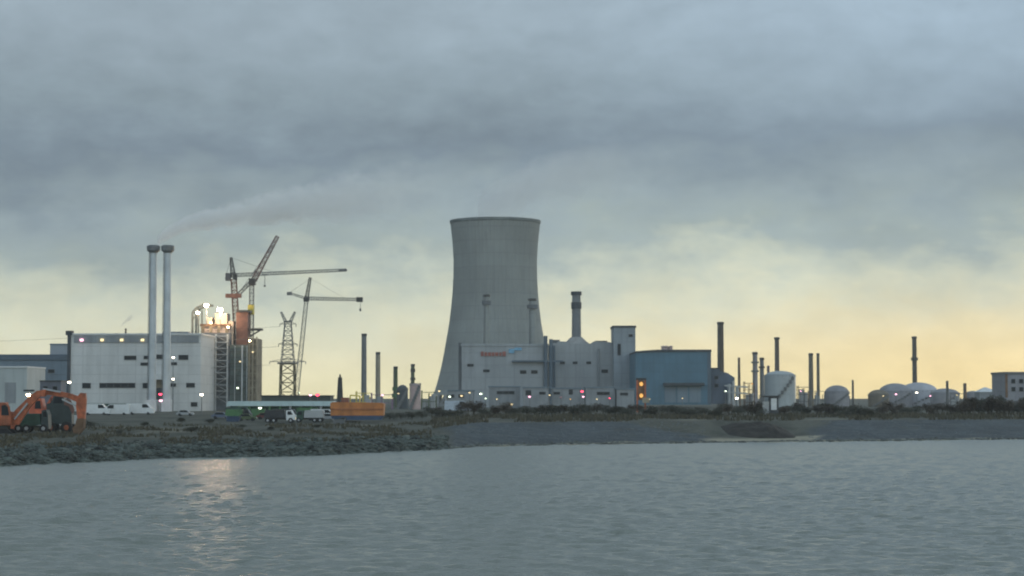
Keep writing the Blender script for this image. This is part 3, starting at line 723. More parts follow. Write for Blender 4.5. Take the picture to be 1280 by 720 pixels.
def pylon():
    D = 660; x = PX(359.5, D); z0 = gz(360, D)
    t = thing('electricity_pylon', 'lattice electricity pylon with two horns on top', 'pylon', (x, D, z0))
    MB().truss((x, D, z0), (x, D, PZ(455, D)), 5.2, 4.6, 5, .42).build('legs', mat('pylon_leg', (.11, .095, .05), .7, .3, .5), t)
    MB().truss((x, D, PZ(455, D)), (x, D, PZ(402, D)), 4.4, 2.1, 9, .22).build('tower_body', steel_grey, t)
    b = MB()
    for s_ in (-1, 1): b.truss((x+s_*.6, D, PZ(404, D)), (x+s_*2.4, D, PZ(390, D)), 1.0, .5, 5, .18)
    b.build('horns', steel_grey, t)
    for py, w_ in ((405, 2.8), (430, 3.2), (452, 6.2)):
        b = MB(); z = PZ(py, D)
        for s_ in (-1, 1):
            b.bar((x, D-.5, z), (x+s_*w_, D, z), .2); b.bar((x, D+.5, z), (x+s_*w_, D, z), .2); b.bar((x, D, z+1.2), (x+s_*w_, D, z), .14); b.bar((x+s_*w_, D, z), (x+s_*w_, D, z-.9), .22)
        b.build('crossarm', steel_grey, t)
    MB().box(x-3.4, x+3.6, D-1.4, D+1.4, PZ(455, D), PZ(453, D)).build('platform', steel_grey, t)
pylon()
def wires():
    g = 'power lines from the pylon'
    for i, (py, ang, lab) in enumerate(((405, 2.8, 'highest thin power line running left from the pylon'), (430, 3.2, 'middle thin power line running left from the pylon'), (453, 6.2, 'lowest thin power line running left from the pylon'))):
        xs, zs = PX(359.5, 660)-ang, PZ(py, 660)-.9
        b = MB(); pts = []
        for j in range(41):
            u = j/40; xx = xs+(-640-xs)*u; yy = 660+260*u; zz = zs+(3)*u-26*u*(1-u)*1.0
            pts.append((xx, yy, zz))
        for a, c in zip(pts, pts[1:]): b.bar(a, c, .07)
        tag(b.build('power_line', wire_m), lab, 'power line', g)
wires()

# ------------------------------------------------------------------ refinery chimneys and columns
stack('tallest dark chimney between the pylon and cooling tower', 455, 6.5, 417, 900, steel_grey, capw=1.1)
stack('pale beige column right of the tall dark chimney', 472.5, 6, 440, 950, beige_steel, capw=.95)
stack('green column between the beige column and tank', 494.5, 5.5, 458, 820, olive_steel, bands=((484, 488, green_mid, 1.5), (492, 497, green_mid, 1.7)), capw=1.05)
stack('short dark column rising behind the pink tank', 516, 4.6, 455, 830, olive_steel, bands=((461, 465, steel_dark, 1.3), (472, 475, steel_dark, 1.4)), capw=1.2)
stack('dark tall chimney just right of the blue hall', 901, 8.5, 402.5, 980, mat('brown_chimney', (.10, .08, .06), .8, .25, .15, streak=.3), capw=1.05)
stack('thin pole chimney right of the blue hall', 924, 3.6, 447, 950, rust, cap=False, taper=.8)
stack('pale thick column left of the white tank', 944, 6.5, 440, 980, mat('grey_pink_steel', (.28, .26, .27), .6, .2, .2), bands=((452, 454, steel_grey, 1.5), (463, 465, steel_grey, 1.5)), capw=1.1)
stack('dark column close beside the pale thick column', 952.5, 5.5, 447, 985, steel_grey, bands=((458, 460, steel_dark, 1.4),), capw=1.1)
stack('shortest slim column left of the white tank', 960.5, 3.8, 457, 985, mat('mauve_steel', (.18, .13, .17), .6, .2, .2), cap=False)
stack('dark chimney rising behind the white tank', 971.5, 6, 421.5, 1080, mat('brown_chimney', (.1, .08, .06)), capw=1.2)
stack('left column of the slender pair right of the tank', 1013.8, 6, 441.5, 1050, mat('brown_column', (.15, .125, .085), .7, .2, .3), group='slender pair of columns', capw=1.0)
stack('right column of the slender pair right of the tank', 1022.8, 4, 441.5, 1050, mat('brown_column', (.15, .125, .085)), group='slender pair of columns', capw=1.0)
stack('thin dark pole standing right of the single dome', 1066, 2.8, 475, 1000, steel_dark, cap=False)
stack('lone dark chimney above the row of domes', 1143.5, 6, 420.5, 1100, mat('brown_chimney', (.1, .08, .06)), bands=((447, 450.5, steel_dark, 1.45),), capw=1.1)
stack('left of two thin poles right of the domes', 1184, 3.4, 476, 900, steel_dark, cap=False, name='vent_pole')
stack('right of two thin poles right of the domes', 1206, 4.4, 479, 900, rust, cap=False, name='vent_pole')
def lattice_mast():
    D = 780; x = PX(425, D); z0 = gz(425, D)
    t = thing('flare_tower', 'small dark tapering tower between pylon and tall chimney', 'tower', (x, D, z0))
    MB().truss((x, D, z0), (x, D, PZ(472, D)), 2.4, 1.2, 6, .35).build('lattice', steel_dark, t)
    MB().lathe([(.85, z0), (.8, PZ(484, D)), (.5, PZ(482, D)), (.35, PZ(468, D))], x, D, 14).build('shaft', steel_dark, t, smooth=True)
lattice_mast()
def tank(name, label, px, wpx, py_wall, py_top, D, m, parts=True, cat='tank', group=None, py_base=None):
    x = PX(px, D); r = wpx/2*D/FPX; z0 = G(x, D)-.4; zw = PZ(py_wall, D); zt = PZ(py_top, D)
    t = thing(name, label, cat, (x, D, z0), group)
    MB().cyl(x, D, z0, zw, r, n=48).build('shell', m, t, smooth=True)
    MB().lathe([(r*math.cos(a*math.pi/16)+.001, zw+(zt-zw)*math.sin(a*math.pi/16)) for a in range(9)], x, D, 48, caps=False).build('dome_roof', m, t, smooth=True)
    b = MB(); n = 24
    for i in range(n):
        a = 2*math.pi*i/n; c = 2*math.pi*(i+1)/n; p1 = (x+r*1.01*math.cos(a), D+r*1.01*math.sin(a), zw+.9); p2 = (x+r*1.01*math.cos(c), D+r*1.01*math.sin(c), zw+.9)
        b.bar(p1, p2, .12); b.bar((p1[0], p1[1], zw-.1), p1, .12)
    b.build('railing', steel_grey, t)
    b = MB(); 
    for i in range(9):
        a = -2.3+i*.18; b.box(x+(r+.4)*math.cos(a)-.6, x+(r+.4)*math.cos(a)+.6, D+(r+.4)*math.sin(a)-.5, D+(r+.4)*math.sin(a)+.5, z0+(zw-z0)*i/9, z0+(zw-z0)*(i+1)/9+.08)
    b.build('stair', steel_grey, t)
    return t
tank('storage_tank', 'white storage tank with shallow domed roof under a dark chimney', 975, 39, 471, 463.5, 900, tank_white)
tank('storage_tank', 'pink white tank left of the cooling tower', 519, 14, 482, 479.5, 760, pink_tank)
tank('storage_tank', 'small dark round tank beside the pink tank', 503, 14, 488, 481, 800, mat('dark_tank', (.06, .075, .085), .6, .2, .3))
gd = 'pale domes at the right'
tank('dome_tank', 'single pale dome left of the row of domes', 1046, 31, 492, 481.5, 950, dome_white, group=gd)
tank('dome_tank', 'small brownish dome at the left of the dome row', 1098, 26, 495, 487, 960, mat('brown_dome', (.17, .145, .11), .7, .25, .2), group=gd)
tank('dome_tank', 'pale dome left of the lone dark chimney', 1119, 42, 491.5, 479, 1000, dome_white, group=gd)
tank('dome_tank', 'large whitest dome below the lone dark chimney', 1148, 48, 490.5, 478, 1010, mat('white_dome', (.40, .41, .45), .55, .12, .12, streak=.3), group=gd)
tank('dome_tank', 'flat pale dome at the right of the dome row', 1181, 36, 493, 485.5, 980, dome_white, group=gd)
tank('dome_tank', 'faint low dome just left of the pointed tent', 1216, 20, 493, 488.5, 990, dome_white, group=gd)
def marquee():
    D = 800; x = PX(1235, D); z0 = gz(1235, D)
    t = thing('white_tent', 'white tent with a pointed roof left of the right hand building', 'tent', (x, D, z0))
    zw = PZ(490, D); x0, x1 = PX(1224, D), PX(1248, D)
    MB().box(x0+.3, x1-.3, D, D+10, z0-.3, zw).build('wall', grey_low, t)
    MB().add([(x0, D-.4, zw), (x1, D-.4, zw), (x1, D+10.4, zw), (x0, D+10.4, zw), (x-.4, D+5, PZ(484, D)), (x+.4, D+5, PZ(484, D))], [(0,1,5,4),(1,2,5),(2,3,4,5),(3,0,4),(0,3,2,1)]).build('roof', white_paint, t)
marquee()
def right_building():
    D = 700; z0 = gz(1290, D)
    t = thing('end_building', 'grey flat roofed building cut by the right picture edge', 'building', (PX(1300, D), D, z0))
    box_px(MB(), 1257, 1350, 467.5, D, 20, base=z0-1).build('wall', mat('end_wall', (.27, .275, .30), .7, .15, .15, streak=.35, lines=(4, 3.5, .2)), t)
    MB().box(PX(1256, D), PX(1351, D), D-.4, D+20.4, PZ(467.5, D), PZ(464.8, D)).build('roof', steel_grey, t)
    face_px(MB(), 1256.6, 1259.5, 468, 497, D, .2, .35).build('corner_strip', rust, t)
    windows([(1264, 1269, 474, 479), (1274, 1279, 474, 479), (1264, 1269, 484, 489), (1274, 1279, 484, 489)], D, t)
right_building()
def blue_annex():
    D = 890; z0 = gz(905, D)
    t = thing('pipe_annex', 'dark blue stepped building at the foot of the dark chimney', 'building', (PX(903, D), D, z0))
    MB().prism([(PX(a, D), PZ(b, D)) for a, b in ((889.8, 505), (889.8, 461), (901, 461), (901, 464), (910, 466), (919, 472), (919, 505))], D+2, D+16).build('wall', mat('navy_wall', (.09, .12, .17), .6, .2, .2, streak=.3), t)
    MB().prism([(PX(a, D), PZ(b, D)) for a, b in ((889.6, 461), (901.4, 461), (901.4, 459.6), (889.6, 459.6))], D+1.6, D+16.4).build('roof', dark_trim, t)
    b = MB()
    for px, py in ((911, 480), (916, 476), (921, 484)): b.cyl(PX(px, D), D-1, z0, PZ(py, D), .8, n=12)
    for py in (482, 490): b.bar((PX(905, D), D-1.6, PZ(py, D)), (PX(934, D), D-1.6, PZ(py+2, D)), .7)
    b.build('pipework', silver_paint, t)
    windows([(893, 898, 470, 474), (893, 898, 480, 484)], D, t)
blue_annex()
def process_unit(label, px0, px1, py, D, m):
    z0 = gz(px0, D); t = thing('process_unit', label, 'plant equipment', (PX((px0+px1)/2, D), D, z0), 'refinery process frames')
    b = MB(); x0, x1 = PX(px0, D), PX(px1, D); z1 = PZ(py, D); n = max(2, int((x1-x0)/3.4)); nf = max(2, int((z1-z0)/3))
    for i in range(n+1):
        for yy in (D, D+5): b.bar((x0+(x1-x0)*i/n, yy, z0), (x0+(x1-x0)*i/n, yy, z1-(i % 3)*1.2), .32)
    for j in range(1, nf+1):
        z = z0+(z1-z0)*j/nf-.8
        for yy in (D, D+5): b.bar((x0, yy, z), (x1, yy, z), .26)
    b.build('frame', m, t)
    random.seed(int(px0)); b = MB()
    for i in range(n*2):
        xx = random.uniform(x0+.8, x1-.8); b.cyl(xx, D+2.5, z0, z0+random.uniform(.3, .85)*(z1-z0), random.uniform(.5, 1.1), n=10)
    b.build('vessels', silver_paint, t)
    return t
process_unit('brownish process frame left of the pale thick column', 931, 943, 477, 930, rust)
process_unit('dark process frame between the tank and slender columns', 998, 1012, 482, 940, steel_dark)
process_unit('small process frame under the slender pair of columns', 1014, 1030, 487, 940, steel_grey)
process_unit('small process frame below the tall dark chimney by the pylon', 445, 462, 489, 780, yellow_paint)
process_unit('process frame between the beige and green columns', 464, 490, 491, 780, mat('mauve_frame', (.22, .13, .2), .6, .2, .2))
process_unit('low process frame at the left foot of the cooling tower', 527, 545, 488, 790, olive_steel)
process_unit('low pipe frame between the dome row and thin poles', 1188, 1204, 490, 850, steel_grey)

# ------------------------------------------------------------------ lamps and small things along the plant
L_ = 'lamps along the plant'
lamp_post('bright white lamp beside the left corner of the white building', 86.5, 478, 560, lamp_white, .5)
lamp_post('bright white lamp on the right half of the white building wall', 216.5, 447, 628, lamp_white, .4)
lamp_post('white lamp below another lamp right of the twin stacks', 216.5, 474, 626, lamp_white, .42)
lamp_post('white lamp at the right foot of the white building', 252, 493.5, 560, lamp_white, .5)
lamp_post('red lamp glowing in the doorway between the twin stacks', 200.5, 493, 625, lamp_red, .6)
lamp_post('pinkish white lamp low in the doorway between the twin stacks', 201, 501, 622, lamp_pink, .6)
lamp_post('red white lamp in front of the wide grey hall', 729, 496, 760, lamp_pink, .5)
lamp_post('magenta lamp just above the red white lamp by the grey hall', 727.6, 489.5, 765, lamp_red, .6)
lamp_post('pinkish lamp below the lettered hall', 662, 496, 760, lamp_pink, .5)
lamp_post('faint pink lamp left of the red white lamp', 701, 497, 760, mat('faint_pink', (.6, .35, .38)), .6)
lamp_post('yellowish lamp on the low pale blue shed', 577, 495, 740, lamp_yellow, .5)
lamp_post('greenish lamp right of the low pale blue shed', 601, 492.5, 740, lamp_green, .5)
lamp_post('pale green lamp low by the left foot of the cooling tower', 562, 496, 740, lamp_green, .4)
lamp_post('small pale lamp low under the lettered hall', 639, 505.5, 640, lamp_yellow, .5)
lamp_post('white lamp right of the dark blue stepped building', 921, 498, 720, lamp_white, .55)
lamp_post('mauve white lamp in front of the dome row', 1120, 493, 820, lamp_pink, .5)
lamp_post('white lamp at the base of the whitest dome', 1146, 491, 820, lamp_white, .45)
lamp_post('mauve lamp right of the whitest dome', 1163, 495, 820, lamp_pink, .4)
lamp_post('pink lamp between the beige column and process frame', 478, 494, 740, lamp_pink, .5)
lamp_post('red lamp above the right end of the pale roofed shed', 388, 494, 620, lamp_pink, .5)
lamp_post('deep red lamp above the right end of the pale roofed shed', 397, 494, 620, lamp_red, .6)
lamp_post('brightest yellow white lamp above the orange excavator', 35.5, 494, 330, lamp_warm, .36)
for px, py, m_, r_, lab in ((549, 489, lamp_yellow, .45, 'yellowish lamp at the left base edge of the cooling tower'), (538, 494, lamp_yellow, .35, 'yellowish lamp on the low frame left of the cooling tower'),
        (587, 491, lamp_yellow, .4, 'yellowish lamp at the right end of the low pale blue shed'), (607, 498, lamp_green, .28, 'low greenish lamp left of the shed with the window strip'), (621, 499, lamp_yellow, .3, 'low yellowish lamp under the shed window strip'),
        (687, 494, lamp_yellow, .35, 'yellowish lamp beside the dark downpipes'), (746, 499, lamp_yellow, .28, 'small yellowish lamp under the long single window'), (762, 498, lamp_red, .28, 'small red lamp left of the narrow tall block'), (713, 499, lamp_orange, .3, 'small orange lamp between the pink lamps'),
        (812, 499, lamp_yellow, .28, 'small yellowish lamp right of the orange framed mast'), (853, 498, lamp_yellow, .25, 'small yellowish lamp before the blue hall doors'), (907, 489, lamp_green, .3, 'greenish lamp on the dark blue stepped building'),
        (940, 480, lamp_orange, .4, 'orange lamp on the brownish process frame'), (949, 492, lamp_yellow, .3, 'yellowish lamp at the foot of the pale thick column'), (1001, 489, lamp_pink, .3, 'pink lamp right of the white storage tank'),
        (1019, 493, lamp_yellow, .28, 'yellowish lamp under the slender pair of columns'), (1062, 494, lamp_yellow, .28, 'yellowish lamp right of the single pale dome'), (1104, 495, lamp_yellow, .28, 'yellowish lamp on the small brownish dome'), (1196, 494, lamp_yellow, .25, 'yellowish lamp between the two thin poles'),
        (498, 492, lamp_yellow, .35, 'yellowish lamp at the foot of the green column'), (486, 497, lamp_yellow, .3, 'yellowish lamp right of the beige column'), (452, 496, lamp_yellow, .3, 'yellowish lamp above the orange barge'), (344, 495, lamp_warm, .12, 'tiny warm lamp at the pylon foot'), (374, 491, lamp_green, .2, 'tiny greenish lamp right of the pylon foot')):
    lamp_post(lab, px, py, 735, m_, r_)
def signal_mast():
    D = 600; x = PX(801.5, D); z0 = gz(801, D)
    t = thing('signal_mast', 'orange framed mast with two stacked yellow lamps', 'signal', (x, D, z0))
    b = MB(); b.box(x-1.5, x-1.0, D, D+.6, z0, PZ(475, D)); b.box(x+1.0, x+1.5, D, D+.6, z0, PZ(475, D)); b.build('frame', orange_paint, t)
    MB().box(x-1.6, x+1.6, D-.1, D+.8, PZ(475, D), PZ(472.5, D)).build('hood', steel_dark, t)
    MB().box(x-.95, x+.95, D+.35, D+.75, PZ(500, D), PZ(475.3, D)).build('back_panel', rust, t)
    for py in (480, 494.5): MB().lathe([(.1, PZ(py+2.6, D)), (.55, PZ(py+1.3, D)), (.55, PZ(py-1.3, D)), (.1, PZ(py-2.6, D))], x, D-.15, 14).build('lamp', lamp_orange, t)
    MB().box(x+.3, x+2.4, D-2, D-.95, PZ(503.5, D), PZ(497, D)).build('control_cabinet', beige_steel, t)
signal_mast()
def kiosk():
    D = 470; x = PX(966, D); z0 = gz(966, D)
    t = thing('white_kiosk', 'small white kiosk beside a dark box below the white tank', 'kiosk', (x, D, z0))
    MB().box(PX(961.5, D), PX(973, D), D, D+2, z0-.2, PZ(496.5, D)).build('wall', mat('kiosk_dark', (.07, .075, .08), .7, .2, 1), t)
    MB().box(PX(963.5, D), PX(970.5, D), D-.3, D-.02, PZ(512.5, D), PZ(498, D)).build('door', white_paint, t)
    MB().box(PX(954, D), PX(961, D), D, D+2, z0-.2, PZ(502, D)).build('side_cabinet', silver_paint, t)
    MB().box(PX(953.5, D), PX(973.5, D), D-.4, D+2.3, PZ(496.5, D), PZ(494.5, D)).build('roof', steel_dark, t)
kiosk()

# ------------------------------------------------------------------ sheds, barge and vehicles on the near shore
def pale_roof_shed():
    D = 455; z0 = gz(350, D)
    t = thing('open_shed', 'long low shed with pale cyan roof and dark green bays', 'shed', (PX(350, D), D, z0))
    x0, x1 = PX(286, D), PX(414, D); z1 = PZ(507.5, D)
    MB().box(x0, x1, D+1.2, D+9, z0-.3, z1).build('back_wall', green_dark, t)
    for i in range(11):
        xx = x0+(x1-x0)*i/10; MB().box(xx-.22, xx+.22, D+.1, D+1.1, z0-.3, z1).build('post', green_mid if i % 3 else silver_paint, t)
    MB().prism([(x0-.5, z1), (x1+.5, z1), (x1+.3, PZ(501.5, D)), (x0-.1, PZ(501.5, D))], D-.2, D+9.6).build('roof', cyan_roof, t)
    b = MB(); b.box(x0+.3, x0+(x1-x0)*.28, D+.3, D+.9, z0-.3, z0+1.3); b.build('bay_wall', green_mid, t); b = MB(); b.box(x0+(x1-x0)*.55, x0+(x1-x0)*.8, D+.3, D+.9, z0-.3, z0+1.1); b.build('bay_wall', green_mid, t)
pale_roof_shed()
for px, lab in ((302.5, 'left greenish lamp under the pale cyan roof'), (325, 'right greenish lamp under the pale cyan roof')):
    lamp_post(lab, px, 510.5, 453.5, lamp_green, .4)
def dark_bank_building():
    D = 640; z0 = gz(365, D)
    t = thing('low_dark_shed', 'low dark shed behind the pale cyan roof', 'shed', (PX(368, D), D, z0))
    box_px(MB(), 327, 413, 495.5, D, 12, base=z0-.4).build('wall', mat('bank_dark', (.055, .07, .06), .8, .3, .4), t)
    MB().box(PX(326, D), PX(414, D), D-.4, D+12.4, PZ(495.5, D), PZ(494, D)).build('roof', steel_dark, t)
dark_bank_building()
def barge():
    D = 402; z0 = gz(446, D); k = D/FPX
    t = thing('work_barge', 'orange work barge with a dark blue bottom', 'barge', (PX(446, D), D, z0))
    MB().prism([(PX(a, D), PZ(b, D)) for a, b in ((413.5, 519.5), (413, 504), (416, 502.5), (477, 503.5), (480, 505), (479, 519.5))], D, D+5).build('hull', orange_hull, t)
    MB().prism([(PX(a, D), PZ(b, D)) for a, b in ((416, 525), (413.5, 519.6), (479, 519.6), (476, 525))], D+.05, D+4.95).build('hull_bottom', hull_blue, t)
    b = MB(); b.box(PX(414, D), PX(479, D), D-.18, D-.01, PZ(512, D), PZ(510.8, D)); b.build('rubbing_strake', mat('hull_rib', (.32, .12, .05), .6, .2, 1), t)
    MB().box(PX(426, D), PX(435, D), D+1, D+4, PZ(503.5, D), PZ(497, D)).build('cabin', mat('brown_cabin', (.22, .08, .05), .7, .2, 1), t)
    b = MB(); b.bar((PX(437, D), D+2, PZ(503, D)), (PX(437, D), D+2, PZ(494, D)), .25); b.bar((PX(437, D), D+2, PZ(494, D)), (PX(449, D), D+2, PZ(495, D)), .25); b.bar((PX(449, D), D+2, PZ(495, D)), (PX(449, D), D+2, PZ(503, D)), .25); b.build('deck_frame', yellow_paint, t)
    MB().box(PX(457, D), PX(463, D), D+1.5, D+3, PZ(503.5, D), PZ(499, D)).build('winch', silver_paint, t)
    b = MB()
    for px in range(416, 478, 5): b.bar((PX(px, D), D+.1, PZ(503.5, D)), (PX(px, D), D+.1, PZ(500.5, D)), .06)
    b.bar((PX(416, D), D+.1, PZ(500.5, D)), (PX(476, D), D+.1, PZ(501.2, D)), .06); b.build('railing', steel_grey, t)
barge()

def car(label, px, D, m, van=False, lights=False, flip=1, scale=1.0):
    x = PX(px, D); z = G(x, D)
    t = thing('van' if van else 'parked_car', label, 'van' if van else 'car', (x, D, z), 'vehicles parked by the sheds')
    L = (5.4 if van else 4.3)*scale; H = (2.2 if van else 1.45)*scale; W_ = 1.8
    if van: o = [(-L/2, .35), (-L/2, H), (L*.25, H), (L*.38, H*.62), (L/2, H*.5), (L/2, .35)]
    else: o = [(-L/2, .35), (-L/2, .85), (-L*.40, .92), (-L*.27, H), (L*.1, H), (L*.25, .92), (L*.46, .80), (L/2, .6), (L/2, .35)]
    MB().prism([(x+flip*a, z+b) for a, b in o], D-W_/2, D+W_/2).build('body', m, t)
    g = [(L*.08, H*.62), (L*.08, H*.93), (L*.24, H*.93), (L*.35, H*.62)] if van else [(-L*.33, .93), (-L*.25, H*.95), (L*.09, H*.95), (L*.22, .93)]
    MB().prism([(x+flip*a, z+b) for a, b in g], D-W_/2-.02, D+W_/2+.02).build('window', dark_glass, t)
    for s_ in (-.3, .3):
        for yy in (-W_/2-.04, W_/2-.18):
            wl = MB().disc_y(x+s_*L, z+.33, D+yy, D+yy+.22, .34).build('wheel', rubber, t)
    MB().box(x+flip*L/2-.03, x+flip*L/2+.05, D-W_/2+.1, D-W_/2+.45, z+.55, z+.75).build('headlight', lamp_yellow if lights else white_paint, t)
    return t
car('dark saloon parked before the pale roofed shed', 349, 420, black_paint)
car('silver car at the centre of the pale roofed shed', 373, 425, silver_paint, flip=-1)
car('white van parked before the right bays of the shed', 404, 428, white_paint, van=True)
car('black van before the middle of the pale roofed shed', 360, 432, black_paint, van=True, lights=True)
car('blue grey car left of the pale roofed shed', 277, 430, mat('blue_grey_paint', (.10, .13, .19), .4, .1, 1))
car('white van parked right of the excavator bucket', 121, 500, white_paint, van=True, scale=1.3)
car('white van second from the excavator bucket', 146, 505, white_paint, van=True, scale=1.3, flip=-1)
car('white van parked nearest the twin stacks', 176, 510, white_paint, van=True, scale=1.35)
car('white van standing behind the dark dump truck', 52, 335, white_paint, van=True)
car('silver van standing behind the rear of the dump truck', 80, 340, silver_paint, van=True, flip=-1)
car('small pale car between the white vans and shed', 232, 480, silver_paint)
car('white van low beside the cooling tower sheds', 572, 640, mat('pale_blue_paint', (.42, .48, .55), .5, .1, 1), van=True, scale=1.6)
car('pale blue van near the greenish lamp', 592, 650, mat('pale_blue_paint', (.42, .48, .55)), van=True, scale=1.3, flip=-1)

car('dark green truck under the left greenish lamp', 300, 436, green_dark, van=True, scale=1.15)
car('green van parked by the third bay of the shed', 317, 432, green_mid, van=True, flip=-1)
car('dark red car left of the dark saloon', 333, 424, mat('dark_red_paint', (.13, .03, .03), .4, .2, 1))
car('green flat front van left of the white shed van', 388, 436, green_mid, van=True, scale=1.1, lights=True)
car('pale grey car parked nearest the orange barge', 411, 412, silver_paint)
car('small white car below the silver car', 381, 408, white_paint, flip=-1)
car('olive car below the dark green truck', 309, 405, olive_steel)
def skip(px, D, label, m, w_=3.6, h=1.5):
    x = PX(px, D); z = G(x, D); t = thing('skip', label, 'skip', (x, D, z), 'skips on the left shore')
    MB().prism([(x-w_*.36, z+.05), (x+w_*.36, z+.05), (x+w_/2, z+h), (x+w_/2-.1, z+h), (x+w_*.33, z+.2), (x-w_*.33, z+.2), (x-w_/2+.1, z+h), (x-w_/2, z+h)], D-.9, D+.9).build('body', m, t)
    MB().box(x-w_*.4, x+w_*.4, D-.86, D-.8, z+.1, z+h-.1).build('side_panel', m, t)
    b = MB()
    for i in range(5): xx = x-w_*.34+w_*.68*i/4; b.box(xx-.05, xx+.05, D-.96, D-.861, z+.15, z+h-.15)
    b.box(x-w_*.4, x+w_*.4, D-.96, D-.861, z+h-.25, z+h-.15); b.build('ribs', m, t)
skip(24, 318, 'orange skip behind the excavator cab', orange_paint)
skip(292, 398, 'dark blue skip left of the olive car', hull_blue, 3.2, 1.3)
skip(424, 378, 'grey skip just left below the orange barge', steel_grey, 2.6, 1.0)
def excavator():
    D = 300; k = D/FPX; x = PX(4, D); z0 = G(PX(4, D), D)+.02
    p = lambda a, b, d=0: (PX(a, D), D+d, PZ(b, D))
    t = thing('excavator', 'orange excavator with its long arm folded over to the right', 'excavator', (x, D, z0))
    for s_ in (-1.7, 1.1):
        pts = [(PX(a, D), PZ(b, D)) for a, b in ((-25, 541), (-22, 536), (14, 536), (19, 541), (14, 546), (-22, 546))]
        MB().prism(pts, D+s_, D+s_+.6).build('track', rubber, t)
    MB().box(*[PX(-16, D), PX(12, D)], D-1.0, D+1.0, PZ(537, D), PZ(532, D)).build('undercarriage', steel_dark, t)
    MB().prism([(PX(a, D), PZ(b, D)) for a, b in ((-26, 532), (-26, 508), (-8, 506), (-8, 503), (8, 503), (10, 514), (17, 515), (17, 532))], D-1.3, D+1.3).build('house', orange_paint, t)
    cb = MB().prism([(PX(a, D), PZ(b, D)) for a, b in ((4, 531), (4, 505), (11, 503.5), (15.5, 508), (17.5, 520), (17.5, 531))], D-1.75, D-1.32).build('cab', orange_paint, t)
    MB().prism([(PX(a, D), PZ(b, D)) for a, b in ((6, 519), (6, 507), (11, 506), (14, 509), (15.5, 519))], D-1.82, D-1.76).build('window', dark_glass, cb)
    MB().prism([(PX(a, D), PZ(b, D)) for a, b in ((17, 531), (13, 521), (22, 511), (38, 495), (47, 488.5), (58, 487), (57, 495.5), (50, 496), (40, 507), (31, 520), (24, 531))], D-.45, D+.45).build('boom', orange_paint, t)
    MB().prism([(PX(a, D), PZ(b, D)) for a, b in ((52, 493), (55, 487), (66, 488), (86, 491.5), (97, 495.5), (107, 498), (104, 505), (96, 503), (84, 497.5), (66, 494.5))], D-.4+.9, D+.4+.9).build('fore_boom', orange_paint, t)
    MB().prism([(PX(a, D), PZ(b, D)) for a, b in ((97, 497), (101, 491), (107.5, 491.5), (108.5, 500), (107, 524), (98, 524), (96, 507))], D-.4, D+.4).build('stick', orange_paint, t)
    bk = MB().prism([(PX(a, D), PZ(b, D)) for a, b in ((98, 523), (107, 523), (106, 535), (100, 543), (94, 541), (92.5, 535), (96, 531))], D-.8, D+.8).build('bucket', rust, t)
    b = MB()
    for i in range(4): b.bar((PX(95, D), D-.7+i*.45, PZ(541, D)), (PX(92, D), D-.7+i*.45, PZ(545, D)), .14)
    b.build('teeth', steel_dark, bk)
    b = MB(); b.bar(p(20, 524, -.6), p(36, 504, -.6), .24); b.bar(p(20, 524, .6), p(36, 504, .6), .24); b.bar(p(54, 486, 0), p(76, 490, 0), .25); b.build('hydraulic_ram', silver_paint, t)
    b = MB(); b.bar(p(78, 499, -.1), p(97, 508, -.1), .22); b.build('hydraulic_ram', silver_paint, t)
    x_ = PX(29, D); l = MB().box(PX(30.5, D), PX(43, D), D-.5, D+.3, PZ(489.5, D), PZ(487, D)).build('lamp_bracket', steel_dark, t)
excavator()
def second_digger():
    D = 312; z0 = G(PX(-2, D), D)
    t = thing('wheel_loader', 'orange wheel loader with arm joint raised before the white vans', 'wheel loader', (PX(83, D), D, z0))
    z0 = G(PX(78, D), D)
    MB().prism([(PX(a, D), PZ(b, D)) for a, b in ((60, 530), (60, 505), (66, 503), (69, 494), (81, 494), (83, 506), (91, 508), (92, 530))], D-.9, D+.9).build('body', mat('dark_teal_body', (.03, .045, .045), .5, .2, 1), t)
    MB().prism([(PX(a, D), PZ(b, D)) for a, b in ((68.5, 504), (70.5, 496), (79, 496), (80.5, 504))], D-.95, D+.95).build('window', dark_glass, t)
    for a in (66, 86):
        for yy in (-1.4, .9):
            wl = MB().disc_y(PX(a, D), z0+.85, D+yy, D+yy+.5, .95, 20).build('wheel', rubber, t)
            MB().disc_y(PX(a, D), z0+.85, D+yy-.03, D+yy, .42, 14).build('rim', orange_paint, wl)
    MB().prism([(PX(a, D), PZ(b, D)) for a, b in ((82, 506), (83, 499), (90, 500), (95, 512), (93, 518), (88, 508))], D-1.0, D-.6).build('lift_arm', brick_red, t)
    MB().cyl(PX(64, D), D, PZ(505, D), PZ(497, D), .1, n=10).build('exhaust', steel_dark, t)
second_digger()
